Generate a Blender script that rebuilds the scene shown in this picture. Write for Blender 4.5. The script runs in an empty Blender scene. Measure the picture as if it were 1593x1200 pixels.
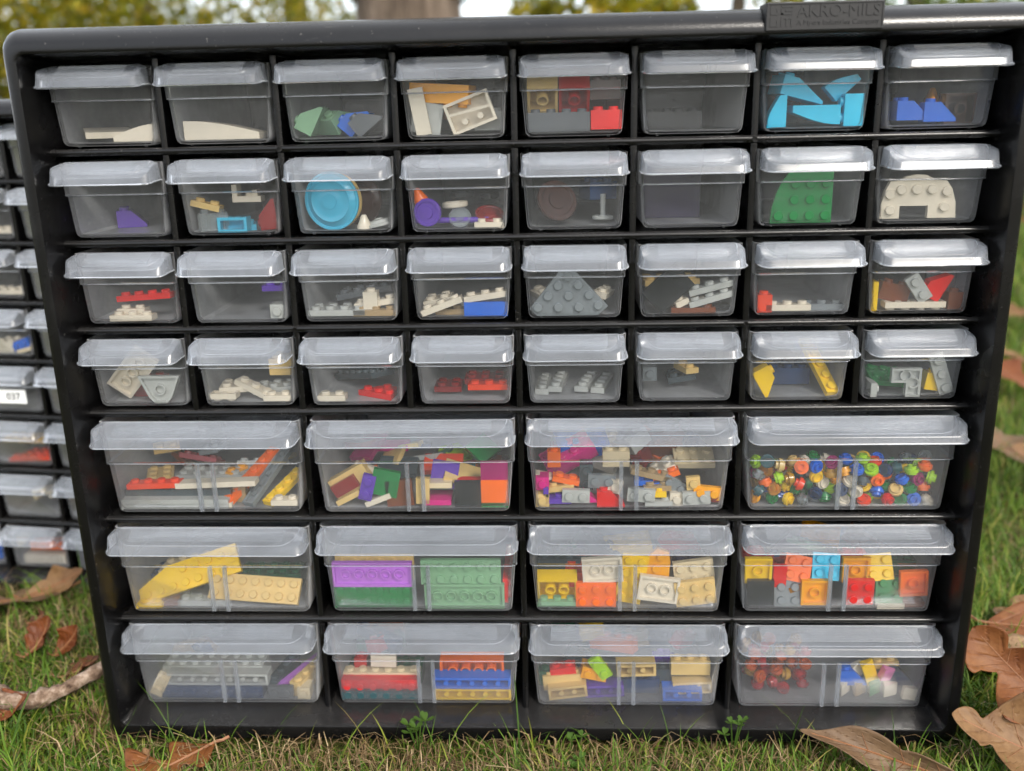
import bpy, bmesh, math, random
import numpy as np
from mathutils import Matrix, Vector

# ------------------------------------------------------------------ camera, sky, sun, exposure
sc = bpy.context.scene
COL = sc.collection
R = math.radians
GZ = 0.3425                        # height of the first shelf above the ground

cam_d = bpy.data.cameras.new('camera')
cam = bpy.data.objects.new('camera', cam_d)
COL.objects.link(cam)
cam.location = (0.019446, -0.500634, GZ + 0.015171)
cam.rotation_euler = (1.2906341, 0.0217250, 0.0407471)
cam_d.sensor_fit = 'HORIZONTAL'
cam_d.sensor_width = 36.0
cam_d.lens = 1472.22 / 1593.0 * 36.0
cam_d.clip_start = 0.01
cam_d.clip_end = 400.0
cam_d.dof.use_dof = True
cam_d.dof.focus_distance = 0.515
cam_d.dof.aperture_fstop = 6.3
sc.camera = cam

SUN_EL, SUN_AZ = R(40), R(150)     # azimuth clockwise from +Y: high, over the photographer's right shoulder
world = bpy.data.worlds.new('World')
sc.world = world
world.use_nodes = True
wn = world.node_tree
bg = wn.nodes['Background']
sky = wn.nodes.new('ShaderNodeTexSky')
sky.sky_type = 'NISHITA'
sky.sun_disc = False
sky.sun_elevation = SUN_EL
sky.sun_rotation = SUN_AZ
sky.air_density = 1.0
sky.dust_density = 3.0
sky.ozone_density = 1.0
# thin bright overcast: soft white cloud drawn over most of the clear sky
wtc = wn.nodes.new('ShaderNodeTexCoord')
wcl = wn.nodes.new('ShaderNodeTexNoise'); wcl.inputs['Scale'].default_value = 2.2; wcl.inputs['Detail'].default_value = 6
wn.links.new(wtc.outputs['Generated'], wcl.inputs['Vector'])
wmr = wn.nodes.new('ShaderNodeMapRange')
wmr.inputs['From Min'].default_value = 0.35; wmr.inputs['From Max'].default_value = 0.65
wmr.inputs['To Min'].default_value = 0.45; wmr.inputs['To Max'].default_value = 0.8
wn.links.new(wcl.outputs[0], wmr.inputs['Value'])
wmx = wn.nodes.new('ShaderNodeMixRGB')
wn.links.new(wmr.outputs[0], wmx.inputs[0]); wn.links.new(sky.outputs[0], wmx.inputs[1])
wmx.inputs[2].default_value = (8.2, 8.4, 8.7, 1)
wn.links.new(wmx.outputs[0], bg.inputs[0])
bg.inputs[1].default_value = 0.10

sun_d = bpy.data.lights.new('sun', 'SUN')
sun_d.energy = 1.5
sun_d.angle = R(14)
sun_d.color = (1.0, 0.95, 0.87)
sun = bpy.data.objects.new('sun', sun_d)
COL.objects.link(sun)
sdir = Vector((math.sin(SUN_AZ) * math.cos(SUN_EL), math.cos(SUN_AZ) * math.cos(SUN_EL), math.sin(SUN_EL)))
sun.rotation_euler = sdir.to_track_quat('Z', 'Y').to_euler()
sun.location = sdir * 5

sc.view_settings.view_transform = 'Standard'
sc.view_settings.look = 'None'
sc.view_settings.exposure = 1.62
sc.view_settings.gamma = 1.0
sc.view_settings.use_curve_mapping = False
sc.render.engine = 'CYCLES'
cy = sc.cycles
cy.use_denoising = True
cy.use_adaptive_sampling = True
cy.adaptive_threshold = 0.02
cy.max_bounces = 7
cy.diffuse_bounces = 3
cy.glossy_bounces = 3
cy.transmission_bounces = 6
cy.transparent_max_bounces = 40
cy.caustics_reflective = False
cy.caustics_refractive = False
cy.sample_clamp_indirect = 4.0
random.seed(7)
rng = np.random.default_rng(11)

# ------------------------------------------------------------------ helpers
MM = 0.001
def lin(h):
    v = [int(h[i:i + 2], 16) / 255 for i in (0, 2, 4)]
    return tuple(c / 12.92 if c <= 0.04045 else ((c + 0.055) / 1.055) ** 2.4 for c in v) + (1.0,)

class MB:
    """collects polygons for one mesh (metres)"""
    def __init__(self): self.v, self.f = [], []
    def add(self, vs, fs):
        o = len(self.v)
        self.v.extend(vs); self.f.extend([tuple(i + o for i in f) for f in fs])
    def box(self, x0, x1, y0, y1, z0, z1):
        self.add([(x0,y0,z0),(x1,y0,z0),(x1,y1,z0),(x0,y1,z0),(x0,y0,z1),(x1,y0,z1),(x1,y1,z1),(x0,y1,z1)],
                 [(0,3,2,1),(4,5,6,7),(0,1,5,4),(1,2,6,5),(2,3,7,6),(3,0,4,7)])
    def cyl(self, cx, cy_, z0, z1, r0, r1=None, n=12, cap0=True, cap1=True):
        r1 = r0 if r1 is None else r1
        a = [2 * math.pi * i / n for i in range(n)]
        vs = [(cx + r0 * math.cos(t), cy_ + r0 * math.sin(t), z0) for t in a] + [(cx + r1 * math.cos(t), cy_ + r1 * math.sin(t), z1) for t in a]
        fs = [(i, (i + 1) % n, n + (i + 1) % n, n + i) for i in range(n)]
        if cap0: fs.append(tuple(range(n - 1, -1, -1)))
        if cap1: fs.append(tuple(range(n, 2 * n)))
        self.add(vs, fs)
    def lathe(self, prof, n=24, closed=False):
        k = len(prof); vs = []
        for r, z in prof:
            for i in range(n):
                t = 2 * math.pi * i / n
                vs.append((r * math.cos(t), r * math.sin(t), z))
        fs = []
        for j in range(k if closed else k - 1):
            a, b = j * n, ((j + 1) % k) * n
            for i in range(n): fs.append((a + i, a + (i + 1) % n, b + (i + 1) % n, b + i))
        if not closed:
            if prof[0][0] > 1e-6: fs.append(tuple(range(n - 1, -1, -1)))
            if prof[-1][0] > 1e-6: fs.append(tuple(range((k - 1) * n, k * n)))
        self.add(vs, fs)
    def rings(self, rs, cap0=False, cap1=False):
        n = len(rs[0]); vs = [p for r in rs for p in r]; fs = []
        for j in range(len(rs) - 1):
            for i in range(n): fs.append((j*n+i, j*n+(i+1) % n, (j+1)*n+(i+1) % n, (j+1)*n+i))
        if cap0: fs.append(tuple(range(n - 1, -1, -1)))
        if cap1: fs.append(tuple(range((len(rs)-1)*n, len(rs)*n)))
        self.add(vs, fs)
    def mesh(self, name, mat=None, smooth=None, scale=1.0, fix=True):
        me = bpy.data.meshes.new(name)
        me.from_pydata([(x*scale, y*scale, z*scale) for x, y, z in self.v], [], self.f)
        if fix:
            bm = bmesh.new(); bm.from_mesh(me)
            bmesh.ops.remove_doubles(bm, verts=bm.verts, dist=1e-6)
            bmesh.ops.recalc_face_normals(bm, faces=bm.faces)
            bm.to_mesh(me); bm.free()
        if smooth is not None:
            me.polygons.foreach_set('use_smooth', [True] * len(me.polygons))
            me.set_sharp_from_angle(angle=R(smooth))
        if mat is not None: me.materials.append(mat)
        return me

def obj(name, me, parent=None, mat=None, loc=None):
    o = bpy.data.objects.new(name, me)
    COL.objects.link(o)
    if parent is not None: o.parent = parent
    if loc is not None: o.location = loc
    return o

def tag(o, label=None, cat=None, group=None, kind=None):
    if label: o['label'] = label
    if cat: o['category'] = cat
    if group: o['group'] = group
    if kind: o['kind'] = kind
    return o

def empty(name, mat4):
    o = bpy.data.objects.new(name, None)
    o.empty_display_size = 0.01
    COL.objects.link(o)
    o.matrix_world = mat4
    return o

def rect(hw, y0, y1, z, r, n=4, x0=0.0):
    """rounded rectangle in plan, counter-clockwise"""
    pts = []
    for cx, cy_, a0 in ((hw - r, y1 - r, 0), (-hw + r, y1 - r, 90), (-hw + r, y0 + r, 180), (hw - r, y0 + r, 270)):
        for i in range(n + 1):
            t = R(a0 + 90 * i / n)
            pts.append((x0 + cx + r * math.cos(t), cy_ + r * math.sin(t), z))
    return pts

# ------------------------------------------------------------------ materials
def new_mat(name):
    m = bpy.data.materials.new(name); m.use_nodes = True
    nt = m.node_tree
    return m, nt, nt.nodes['Principled BSDF'], nt.nodes['Material Output']

def N(nt, t, **kw):
    n = nt.nodes.new(t)
    for k, v in kw.items(): setattr(n, k, v)
    return n

def noise(nt, scale, detail=4, coord='Object', rough=0.6):
    tc = N(nt, 'ShaderNodeTexCoord'); t = N(nt, 'ShaderNodeTexNoise')
    t.inputs['Scale'].default_value = scale; t.inputs['Detail'].default_value = detail
    t.inputs['Roughness'].default_value = rough
    nt.links.new(tc.outputs[coord], t.inputs['Vector'])
    return t

def noise_rnd(nt, scale, detail=4, stretch=(1, 1, 1), rough=0.6):
    """object-space noise shifted by a random amount per object, so that copies do not repeat"""
    tc = N(nt, 'ShaderNodeTexCoord'); oi = N(nt, 'ShaderNodeObjectInfo')
    ml = N(nt, 'ShaderNodeMath', operation='MULTIPLY'); ml.inputs[1].default_value = 23.0
    nt.links.new(oi.outputs['Random'], ml.inputs[0])
    mp = N(nt, 'ShaderNodeMapping'); mp.inputs['Scale'].default_value = stretch
    nt.links.new(tc.outputs['Object'], mp.inputs[0])
    ad = N(nt, 'ShaderNodeVectorMath', operation='ADD')
    nt.links.new(mp.outputs[0], ad.inputs[0]); nt.links.new(ml.outputs[0], ad.inputs[1])
    t = N(nt, 'ShaderNodeTexNoise'); t.inputs['Scale'].default_value = scale; t.inputs['Detail'].default_value = detail
    t.inputs['Roughness'].default_value = rough
    nt.links.new(ad.outputs[0], t.inputs['Vector'])
    return t

def ramp(nt, src, stops):
    r = N(nt, 'ShaderNodeValToRGB')
    e = r.color_ramp.elements
    while len(e) < len(stops): e.new(0.5)
    for el, (p, c) in zip(e, stops): el.position = p; el.color = c
    nt.links.new(src, r.inputs[0])
    return r

def bump(nt, b, src, strength, dist):
    n = N(nt, 'ShaderNodeBump')
    n.inputs['Strength'].default_value = strength; n.inputs['Distance'].default_value = dist
    nt.links.new(src, n.inputs['Height']); nt.links.new(n.outputs[0], b.inputs['Normal'])

def mat_black():
    m, nt, b, o = new_mat('black_polystyrene')
    t = noise_rnd(nt, 22, 6)
    c = ramp(nt, t.outputs[0], [(0.35, (0.0024, 0.0023, 0.0025, 1)), (0.64, (0.0036, 0.0034, 0.0036, 1)), (0.82, (0.010, 0.0094, 0.009, 1))])
    # dust specks and pale rub marks
    d = noise_rnd(nt, 520, 2, rough=0.5); dr = ramp(nt, d.outputs[0], [(0.70, (0, 0, 0, 1)), (0.76, (1, 1, 1, 1))])
    sc_ = noise_rnd(nt, 34, 4, (1.0, 1.0, 6.0), 0.75); sr = ramp(nt, sc_.outputs[0], [(0.66, (0, 0, 0, 1)), (0.80, (0.55, 0.55, 0.55, 1))])
    ad = N(nt, 'ShaderNodeMixRGB', blend_type='LIGHTEN'); ad.inputs[0].default_value = 1.0
    nt.links.new(dr.outputs[0], ad.inputs[1]); nt.links.new(sr.outputs[0], ad.inputs[2])
    mx = N(nt, 'ShaderNodeMixRGB'); mx.inputs[2].default_value = (0.055, 0.052, 0.048, 1)
    ml = N(nt, 'ShaderNodeMath', operation='MULTIPLY'); ml.inputs[1].default_value = 0.8
    nt.links.new(ad.outputs[0], ml.inputs[0]); nt.links.new(ml.outputs[0], mx.inputs[0]); nt.links.new(c.outputs[0], mx.inputs[1])
    # soft sheen and settled dust, both painted as grey on faces that look up
    ge = N(nt, 'ShaderNodeNewGeometry'); sx = N(nt, 'ShaderNodeSeparateXYZ'); nt.links.new(ge.outputs['Normal'], sx.inputs[0])
    ur = ramp(nt, sx.outputs['Z'], [(0.45, (0, 0, 0, 1)), (0.95, (1, 1, 1, 1))])
    um = N(nt, 'ShaderNodeMath', operation='MULTIPLY'); nt.links.new(ur.outputs[0], um.inputs[0]); nt.links.new(t.outputs[0], um.inputs[1])
    m2 = N(nt, 'ShaderNodeMixRGB'); m2.inputs[2].default_value = (0.028, 0.027, 0.0265, 1)
    nt.links.new(um.outputs[0], m2.inputs[0]); nt.links.new(mx.outputs[0], m2.inputs[1])
    nt.links.new(m2.outputs[0], b.inputs['Base Color'])
    rr = ramp(nt, t.outputs[0], [(0.3, (0.19,)*3 + (1,)), (0.75, (0.33,)*3 + (1,))])
    nt.links.new(rr.outputs[0], b.inputs['Roughness'])
    b.inputs['Specular IOR Level'].default_value = 0.33
    t3 = noise(nt, 1300, 2)
    bump(nt, b, t3.outputs[0], 0.35, 0.0002)
    return m
BLACK = mat_black()

def mat_frost(name, veil, tint, rough, spec=0.5, streak=0.0):
    """milky injection-moulded polypropylene: see-through sheet, pale scattering body, soft gloss"""
    m, nt, b, o = new_mat(name)
    nt.nodes.remove(b)
    tr = N(nt, 'ShaderNodeBsdfTransparent'); tr.inputs[0].default_value = (0.965, 0.97, 0.975, 1)
    df = N(nt, 'ShaderNodeBsdfDiffuse'); df.inputs[0].default_value = tint
    tl = N(nt, 'ShaderNodeBsdfTranslucent'); tl.inputs[0].default_value = tint
    mx = N(nt, 'ShaderNodeMixShader'); mx.inputs[0].default_value = 0.45
    nt.links.new(df.outputs[0], mx.inputs[1]); nt.links.new(tl.outputs[0], mx.inputs[2])
    body = N(nt, 'ShaderNodeMixShader')
    t = noise_rnd(nt, 26, 6)
    scr = noise_rnd(nt, 60, 3, (0.6, 4.0, 9.0), 0.7)          # faint drag scratches and cloudy scuffs
    mr = N(nt, 'ShaderNodeMapRange')
    mr.inputs['From Min'].default_value = 0.3; mr.inputs['From Max'].default_value = 0.75
    mr.inputs['To Min'].default_value = veil * 0.72; mr.inputs['To Max'].default_value = veil * 1.45
    nt.links.new(t.outputs[0], mr.inputs['Value'])
    lw = N(nt, 'ShaderNodeLayerWeight'); lw.inputs[0].default_value = 0.5      # longer path through the sheet at grazing angles
    pw = N(nt, 'ShaderNodeMath', operation='POWER'); pw.inputs[1].default_value = 2.5
    nt.links.new(lw.outputs['Facing'], pw.inputs[0])
    ma = N(nt, 'ShaderNodeMath', operation='MULTIPLY_ADD'); ma.inputs[1].default_value = 5.0; ma.inputs[2].default_value = 1.0
    nt.links.new(pw.outputs[0], ma.inputs[0])
    sr = ramp(nt, scr.outputs[0], [(0.60, (1, 1, 1, 1)), (0.75, (1 + streak,) * 3 + (1,))])
    ms = N(nt, 'ShaderNodeMath', operation='MULTIPLY')
    nt.links.new(mr.outputs[0], ms.inputs[0]); nt.links.new(sr.outputs[0], ms.inputs[1])
    mm = N(nt, 'ShaderNodeMath', operation='MULTIPLY', use_clamp=True)
    nt.links.new(ms.outputs[0], mm.inputs[0]); nt.links.new(ma.outputs[0], mm.inputs[1])
    nt.links.new(mm.outputs[0], body.inputs[0])
    nt.links.new(tr.outputs[0], body.inputs[1]); nt.links.new(mx.outputs[0], body.inputs[2])
    gl = N(nt, 'ShaderNodeBsdfGlossy'); gl.inputs[0].default_value = (1, 1, 1, 1)
    gl.inputs['Roughness'].default_value = rough
    fr = N(nt, 'ShaderNodeFresnel'); fr.inputs[0].default_value = 1.45
    ml = N(nt, 'ShaderNodeMath', operation='MULTIPLY'); ml.inputs[1].default_value = spec
    nt.links.new(fr.outputs[0], ml.inputs[0])
    fin = N(nt, 'ShaderNodeMixShader')
    nt.links.new(ml.outputs[0], fin.inputs[0]); nt.links.new(body.outputs[0], fin.inputs[1]); nt.links.new(gl.outputs[0], fin.inputs[2])
    bp = N(nt, 'ShaderNodeBump'); bp.inputs['Strength'].default_value = 0.09; bp.inputs['Distance'].default_value = 0.0012
    t2 = noise_rnd(nt, 34, 2); nt.links.new(t2.outputs[0], bp.inputs['Height'])
    nt.links.new(bp.outputs[0], gl.inputs['Normal'])
    nt.links.new(fin.outputs[0], o.inputs[0])
    return m
FROST = mat_frost('frosted_polypropylene_tray', 0.24, (0.72, 0.735, 0.76, 1), 0.14, 0.5, 0.3)  # veil raised so that the inner walls look lit
FROST_FRONT = mat_frost('thin_veil_polypropylene_front', 0.050, (0.74, 0.755, 0.78, 1), 0.10, 0.5, 0.8)
FROST_LIP = mat_frost('frosted_polypropylene_lip', 0.110, (0.68, 0.73, 0.81, 1), 0.2, 0.55, 0.0)
FROST_RIDGE = mat_frost('frosted_polypropylene_ridge', 0.11, (0.80, 0.85, 0.92, 1), 0.2, 0.6)
FROST_EDGE = mat_frost('frosted_polypropylene_edge', 0.19, (0.80, 0.85, 0.92, 1), 0.16, 0.7)  # paler plastic of rims and ribs, also paints crease and step highlights

PAL = dict(white='DED5C4', cream='DCCDAE', tan='D8BC86', dktan='A08B6C', ltgray='B4B6B2', gray='7C8285', dkgray='565A5E', slate='3C464B',
           black='15181C', red='A81220', brightred='D0101C', dkred='7A1A1C', redorange='DC4A22', orange='FF7414', blorange='F9A91E', yellow='F9C80A', gold='C98A2B',
           lime='A9CF38', green='087844', dkgreen='164A33', sandgreen='84A888', teal='1D4B50', azure='4FBFE0', blue='1F63C4', navy='1A3358',
           purple='5B3AA0', dkpurple='2B2440', plum='8E1F5C', lavender='B878CE', magenta='C8187E', pink='E58BC0', brown='6E3A22', dkbrown='3E2620')
TRANS = dict(trblue='52CCF0', trred='C8141E', tryellow='E0A818', clear='E6EEF0', trorange='E8641A', trgreen='0E8A50')
MATS = {}
def toy_mat(c):
    if c in MATS: return MATS[c]
    m, nt, b, o = new_mat('toy_plastic_' + c)
    if c in TRANS:
        col = lin(TRANS[c])
        nt.nodes.remove(b)
        tr = N(nt, 'ShaderNodeBsdfTransparent'); tr.inputs[0].default_value = tuple(0.25 + 0.75 * x for x in col[:3]) + (1,)
        df = N(nt, 'ShaderNodeBsdfDiffuse'); df.inputs[0].default_value = col
        g = N(nt, 'ShaderNodeBsdfGlossy'); g.inputs['Roughness'].default_value = 0.08
        a = N(nt, 'ShaderNodeMixShader'); a.inputs[0].default_value = {'clear': 0.16, 'trblue': 0.72}.get(c, 0.5)
        nt.links.new(tr.outputs[0], a.inputs[1]); nt.links.new(df.outputs[0], a.inputs[2])
        fr = N(nt, 'ShaderNodeFresnel'); fr.inputs[0].default_value = 1.55
        f = N(nt, 'ShaderNodeMixShader')
        nt.links.new(fr.outputs[0], f.inputs[0]); nt.links.new(a.outputs[0], f.inputs[1]); nt.links.new(g.outputs[0], f.inputs[2])
        nt.links.new(f.outputs[0], o.inputs[0])
    else:
        col = lin(PAL[c]); lum = 0.2126*col[0] + 0.7152*col[1] + 0.0722*col[2]
        col = tuple(min(0.9, max(0.002, lum + (x - lum) * 1.18)) for x in col[:3]) + (1.0,)
        t = noise(nt, 90, 3)
        r = ramp(nt, t.outputs[0], [(0.3, tuple(x * 0.9 for x in col[:3]) + (1,)), (0.7, col)])
        nt.links.new(r.outputs[0], b.inputs['Base Color'])
        b.inputs['Roughness'].default_value = 0.2
        b.inputs['Specular IOR Level'].default_value = 0.5
        if c == 'gold': b.inputs['Metallic'].default_value = 0.6
    MATS[c] = m
    return m

# ------------------------------------------------------------------ ground
def sstep(a, b, x):
    t = np.clip((x - a) / (b - a), 0, 1); return t * t * (3 - 2 * t)
def ground_h(x, y):
    x = np.asarray(x, float); y = np.asarray(y, float)
    z = -0.009 - 0.021 * sstep(0.05, 0.32, y)
    z = z + 0.006 * np.sin(7.3 * x + 1.2) * np.sin(5.1 * y + 0.4) * sstep(0.02, 0.25, np.hypot(np.maximum(np.abs(x) - 0.26, 0), np.maximum(np.abs(y - 0.06) - 0.085, 0)))
    far = np.hypot(x, y)
    return z + 0.12 * sstep(6, 40, far) * np.sin(0.11 * x + 0.5) * np.cos(0.09 * y) - 0.25 * sstep(10, 60, far)

def make_ground():
    ax = np.concatenate([-np.geomspace(1.2, 90, 26)[::-1], np.linspace(-1.1, 1.1, 60), np.geomspace(1.2, 90, 26)])
    ay = np.concatenate([-np.geomspace(1.0, 60, 20)[::-1], np.linspace(-0.9, 2.4, 84), np.geomspace(2.5, 160, 34)])
    X, Y = np.meshgrid(ax, ay)
    Z = ground_h(X, Y)
    v = np.stack([X, Y, Z], -1).reshape(-1, 3)
    nx, ny = len(ax), len(ay)
    idx = np.arange(nx * ny).reshape(ny, nx)
    f = np.stack([idx[:-1, :-1], idx[:-1, 1:], idx[1:, 1:], idx[1:, :-1]], -1).reshape(-1, 4)
    me = bpy.data.meshes.new('ground'); me.from_pydata(v.tolist(), [], f.tolist())
    me.polygons.foreach_set('use_smooth', [True] * len(me.polygons))
    m, nt, b, o = new_mat('lawn_soil')
    a = noise(nt, 9, 6); c = noise(nt, 120, 5)
    r1 = ramp(nt, a.outputs[0], [(0.36, (0.045, 0.062, 0.010, 1)), (0.54, (0.075, 0.075, 0.018, 1)), (0.70, (0.15, 0.105, 0.042, 1))])
    r2 = ramp(nt, c.outputs[0], [(0.3, (0.25, 0.25, 0.25, 1)), (0.7, (1, 1, 1, 1))])
    mx = N(nt, 'ShaderNodeMixRGB', blend_type='MULTIPLY'); mx.inputs[0].default_value = 1.0
    nt.links.new(r1.outputs[0], mx.inputs[1]); nt.links.new(r2.outputs[0], mx.inputs[2])
    nt.links.new(mx.outputs[0], b.inputs['Base Color'])
    b.inputs['Roughness'].default_value = 0.95
    b.inputs['Specular IOR Level'].default_value = 0.1
    bump(nt, b, c.outputs[0], 0.8, 0.01)
    me.materials.append(m)
    tag(obj('ground', me), kind='structure')
make_ground()

# ------------------------------------------------------------------ cabinets
W = 0.488; C = W / 8
H1, H2 = 0.04788, 0.06514
ZB = -0.3345                         # top of the cabinet floor, below shelf one
OUT = 0.2535; TOPZ = 0.0610; BOTZ = -0.3448; BACK = 0.146

def frame_mesh():
    mb = MB()
    def ring(hw, zt, zb, y, r):
        n = 6; pts = []
        for cx, cz, a0 in ((hw - r, zt - r, 0), (-hw + r, zt - r, 90), (-hw + r, zb + r, 180), (hw - r, zb + r, 270)):
            for i in range(n + 1):
                t = R(a0 + 90 * i / n); pts.append((cx + r * math.cos(t), y, cz + r * math.sin(t)))
        return pts
    iw, it, ib = W / 2, H1 - 0.0005, ZB
    rs = [ring(0.247, TOPZ - 0.007, BOTZ + 0.001, BACK + 0.004, 0.006),
          ring(0.2485, TOPZ - 0.005, BOTZ, 0.02, 0.007),
          ring(OUT - 0.0015, TOPZ - 0.001, BOTZ, 0.000, 0.009),
          ring(OUT, TOPZ, BOTZ - 0.0003, -0.0065, 0.008),
          ring(OUT - 0.0002, TOPZ - 0.0010, BOTZ + 0.0001, -0.0105, 0.008),
          ring(OUT - 0.0008, TOPZ - 0.0028, BOTZ + 0.0003, -0.0138, 0.008),
          ring(OUT - 0.0020, TOPZ - 0.0052, BOTZ + 0.0007, -0.0163, 0.0075),
          ring(OUT - 0.0038, TOPZ - 0.0082, BOTZ + 0.0014, -0.0179, 0.007),
          ring(iw + 0.0022, it + 0.0022, ib - 0.0012, -0.0185, 0.0055),
          ring(iw + 0.0008, it + 0.0010, ib - 0.0003, -0.0181, 0.005),
          ring(iw + 0.0001, it + 0.0002, ib, -0.0160, 0.0045),
          ring(iw - 0.0006, it - 0.0004, ib, 0.0000, 0.004),
          ring(iw - 0.0015, it - 0.001, ib + 0.0004, BACK, 0.003)]
    mb.rings(rs, cap0=True, cap1=False)
    return mb.mesh('cabinet_frame', BLACK, 50)

def shelf_mesh(x0, x1):
    """front bead plus the thin shelf behind it"""
    prof = [(0.0, -0.0016), (-0.0006, -0.0008), (-0.0008, 0.0002), (-0.0004, 0.0012), (0.0006, 0.0018), (0.003, 0.0019), (0.004, 0.0012),
            (BACK - 0.0005, 0.0009), (BACK - 0.0005, -0.0007), (0.004, -0.0009), (0.002, -0.0018)]
    mb = MB(); n = len(prof)
    mb.rings([[(x0, y, z) for y, z in prof], [(x1, y, z) for y, z in prof]], cap0=True, cap1=True)
    return mb.mesh('shelf', BLACK, 40)

def divider_mesh(h):
    mb = MB(); t = 0.0011
    prof = [(-t, BACK - 0.001), (-t, 0.004), (-0.0016, 0.0034), (-0.0016, 0.0012), (-0.0008, 0.0006), (0.0008, 0.0006), (0.0016, 0.0012), (0.0016, 0.0034), (t, 0.004), (t, BACK - 0.001)]
    mb.rings([[(x, y, 0.0016) for x, y in prof], [(x, y, h - 0.0020) for x, y in prof]], cap0=True, cap1=True)
    return mb.mesh('divider', BLACK, 40)

FRAME = frame_mesh()
SHELF = shelf_mesh(-W / 2 + 0.0004, W / 2 - 0.0004)
DIV1, DIV2 = divider_mesh(H1), divider_mesh(H2)
DIV2S = divider_mesh(H2 - (3*H1 + 3*H2 + ZB) if False else (-(3*H1 + 2*H2) - ZB))
PITCH2 = (H1 - ZB) / 8
DIV64 = divider_mesh(PITCH2)

def back_mesh():
    mb = MB(); mb.box(-W/2 - 0.001, W/2 + 0.001, BACK - 0.0002, BACK + 0.0030, ZB - 0.001, H1 + 0.001)
    return mb.mesh('back_panel', BLACK)
BACKM = back_mesh()
def rivet_mesh():
    mb = MB(); mb.lathe([(0.0, 0.0006), (0.0007, 0.0006), (0.0009, 0.0010), (0.0014, 0.0010), (0.0016, 0.0)], 14)
    return mb.mesh('rivet', BLACK, 40)
RIVET = rivet_mesh()

def text_mesh(body, size, depth, mat, bold=0.0):
    cu = bpy.data.curves.new('lettering', 'FONT')
    cu.body = body; cu.size = size; cu.extrude = depth; cu.offset = bold; cu.align_x = 'LEFT'; cu.resolution_u = 3
    t = bpy.data.objects.new('tmp', cu); COL.objects.link(t)
    dg = bpy.context.evaluated_depsgraph_get(); dg.update()
    me = bpy.data.meshes.new_from_object(t.evaluated_get(dg))
    bpy.data.objects.remove(t); bpy.data.curves.remove(cu)
    me.materials.clear(); me.materials.append(mat)
    return me

def name_plate(root):
    m, nt, b, o = new_mat('matt_black_plate')
    b.inputs['Base Color'].default_value = (0.0042, 0.0038, 0.0042, 1); b.inputs['Roughness'].default_value = 0.5
    t = noise(nt, 900, 3); bump(nt, b, t.outputs[0], 0.3, 0.0002)
    mg, ng, bg_, og = new_mat('raised_black_letters')
    bg_.inputs['Base Color'].default_value = (0.006, 0.006, 0.0063, 1); bg_.inputs['Roughness'].default_value = 0.38
    x0, x1 = 0.1205, 0.1755; z0, z1 = 0.0497, 0.0625; y = -0.0195
    mb = MB()
    mb.box(x0, x1, y, -0.004, z0, z1)
    me = mb.mesh('name_plate', m); bm = bmesh.new(); bm.from_mesh(me)
    bmesh.ops.bevel(bm, geom=[e for e in bm.edges], offset=0.0005, segments=2, affect='EDGES', profile=0.5); bm.to_mesh(me); bm.free()
    pl = obj('name_plate', me, root)
    pl['label'] = 'black moulded name plate with raised lettering'
    # raised border
    mb = MB(); t = 0.0005; yy = y - 0.0004
    for a in ((x0+.0004, x1-.0004, z1-.0010, z1-.0004), (x0+.0004, x1-.0004, z0+.0004, z0+.0010), (x0+.0004, x0+.0010, z0+.0010, z1-.0010), (x1-.0010, x1-.0004, z0+.0010, z1-.0010)):
        mb.box(a[0], a[1], yy, y + 0.0002, a[2], a[3])
    obj('border', mb.mesh('border', mg), pl)
    def put(name, me, x, z, w):
        xs = [v.co.x for v in me.vertices]; s = w / (max(xs) - min(xs))
        o = obj(name, me, pl); o.rotation_euler = (R(90), 0, 0); o.location = (x - min(xs) * s, y - 0.0001, z); o.scale = (s, s, 1)
        return o
    o = put('lettering', text_mesh('AKRO-MILS', 0.0060, 0.00025, mg), 0.1350, 0.0558, 0.0385)
    o.scale.y = o.scale.x * 1.0
    put('lettering', text_mesh('A Myers Industries Company', 0.0031, 0.00015, mg), 0.1350, 0.0522, 0.0385)
    # square-cornered emblem left of the words
    mb = MB()
    def bar(a, b_, c_, d): mb.box(0.1225 + a*MM, 0.1225 + b_*MM, y - 0.00025, y + 0.0002, 0.0516 + c_*MM*0.95, 0.0516 + d*MM*0.95)
    for a in ((0, 1, 0, 4.4), (1, 4, 0, 1), (3, 4, 1, 3.2), (5, 6, 0, 4.4), (6, 10.6, 3.5, 4.4), (7.4, 8.3, 0, 3.5), (9.7, 10.6, 0, 3.5),
              (0, 1, 5.6, 9.8), (1, 4, 5.6, 6.5), (3, 4, 6.5, 8.2), (5, 10.6, 8.9, 9.8), (5, 6, 5.6, 8.0), (6.9, 10.6, 7.1, 8.0), (5, 10.6, 5.6, 6.4)):
        bar(*a)
    obj('emblem', mb.mesh('emblem', mg), pl)

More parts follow.
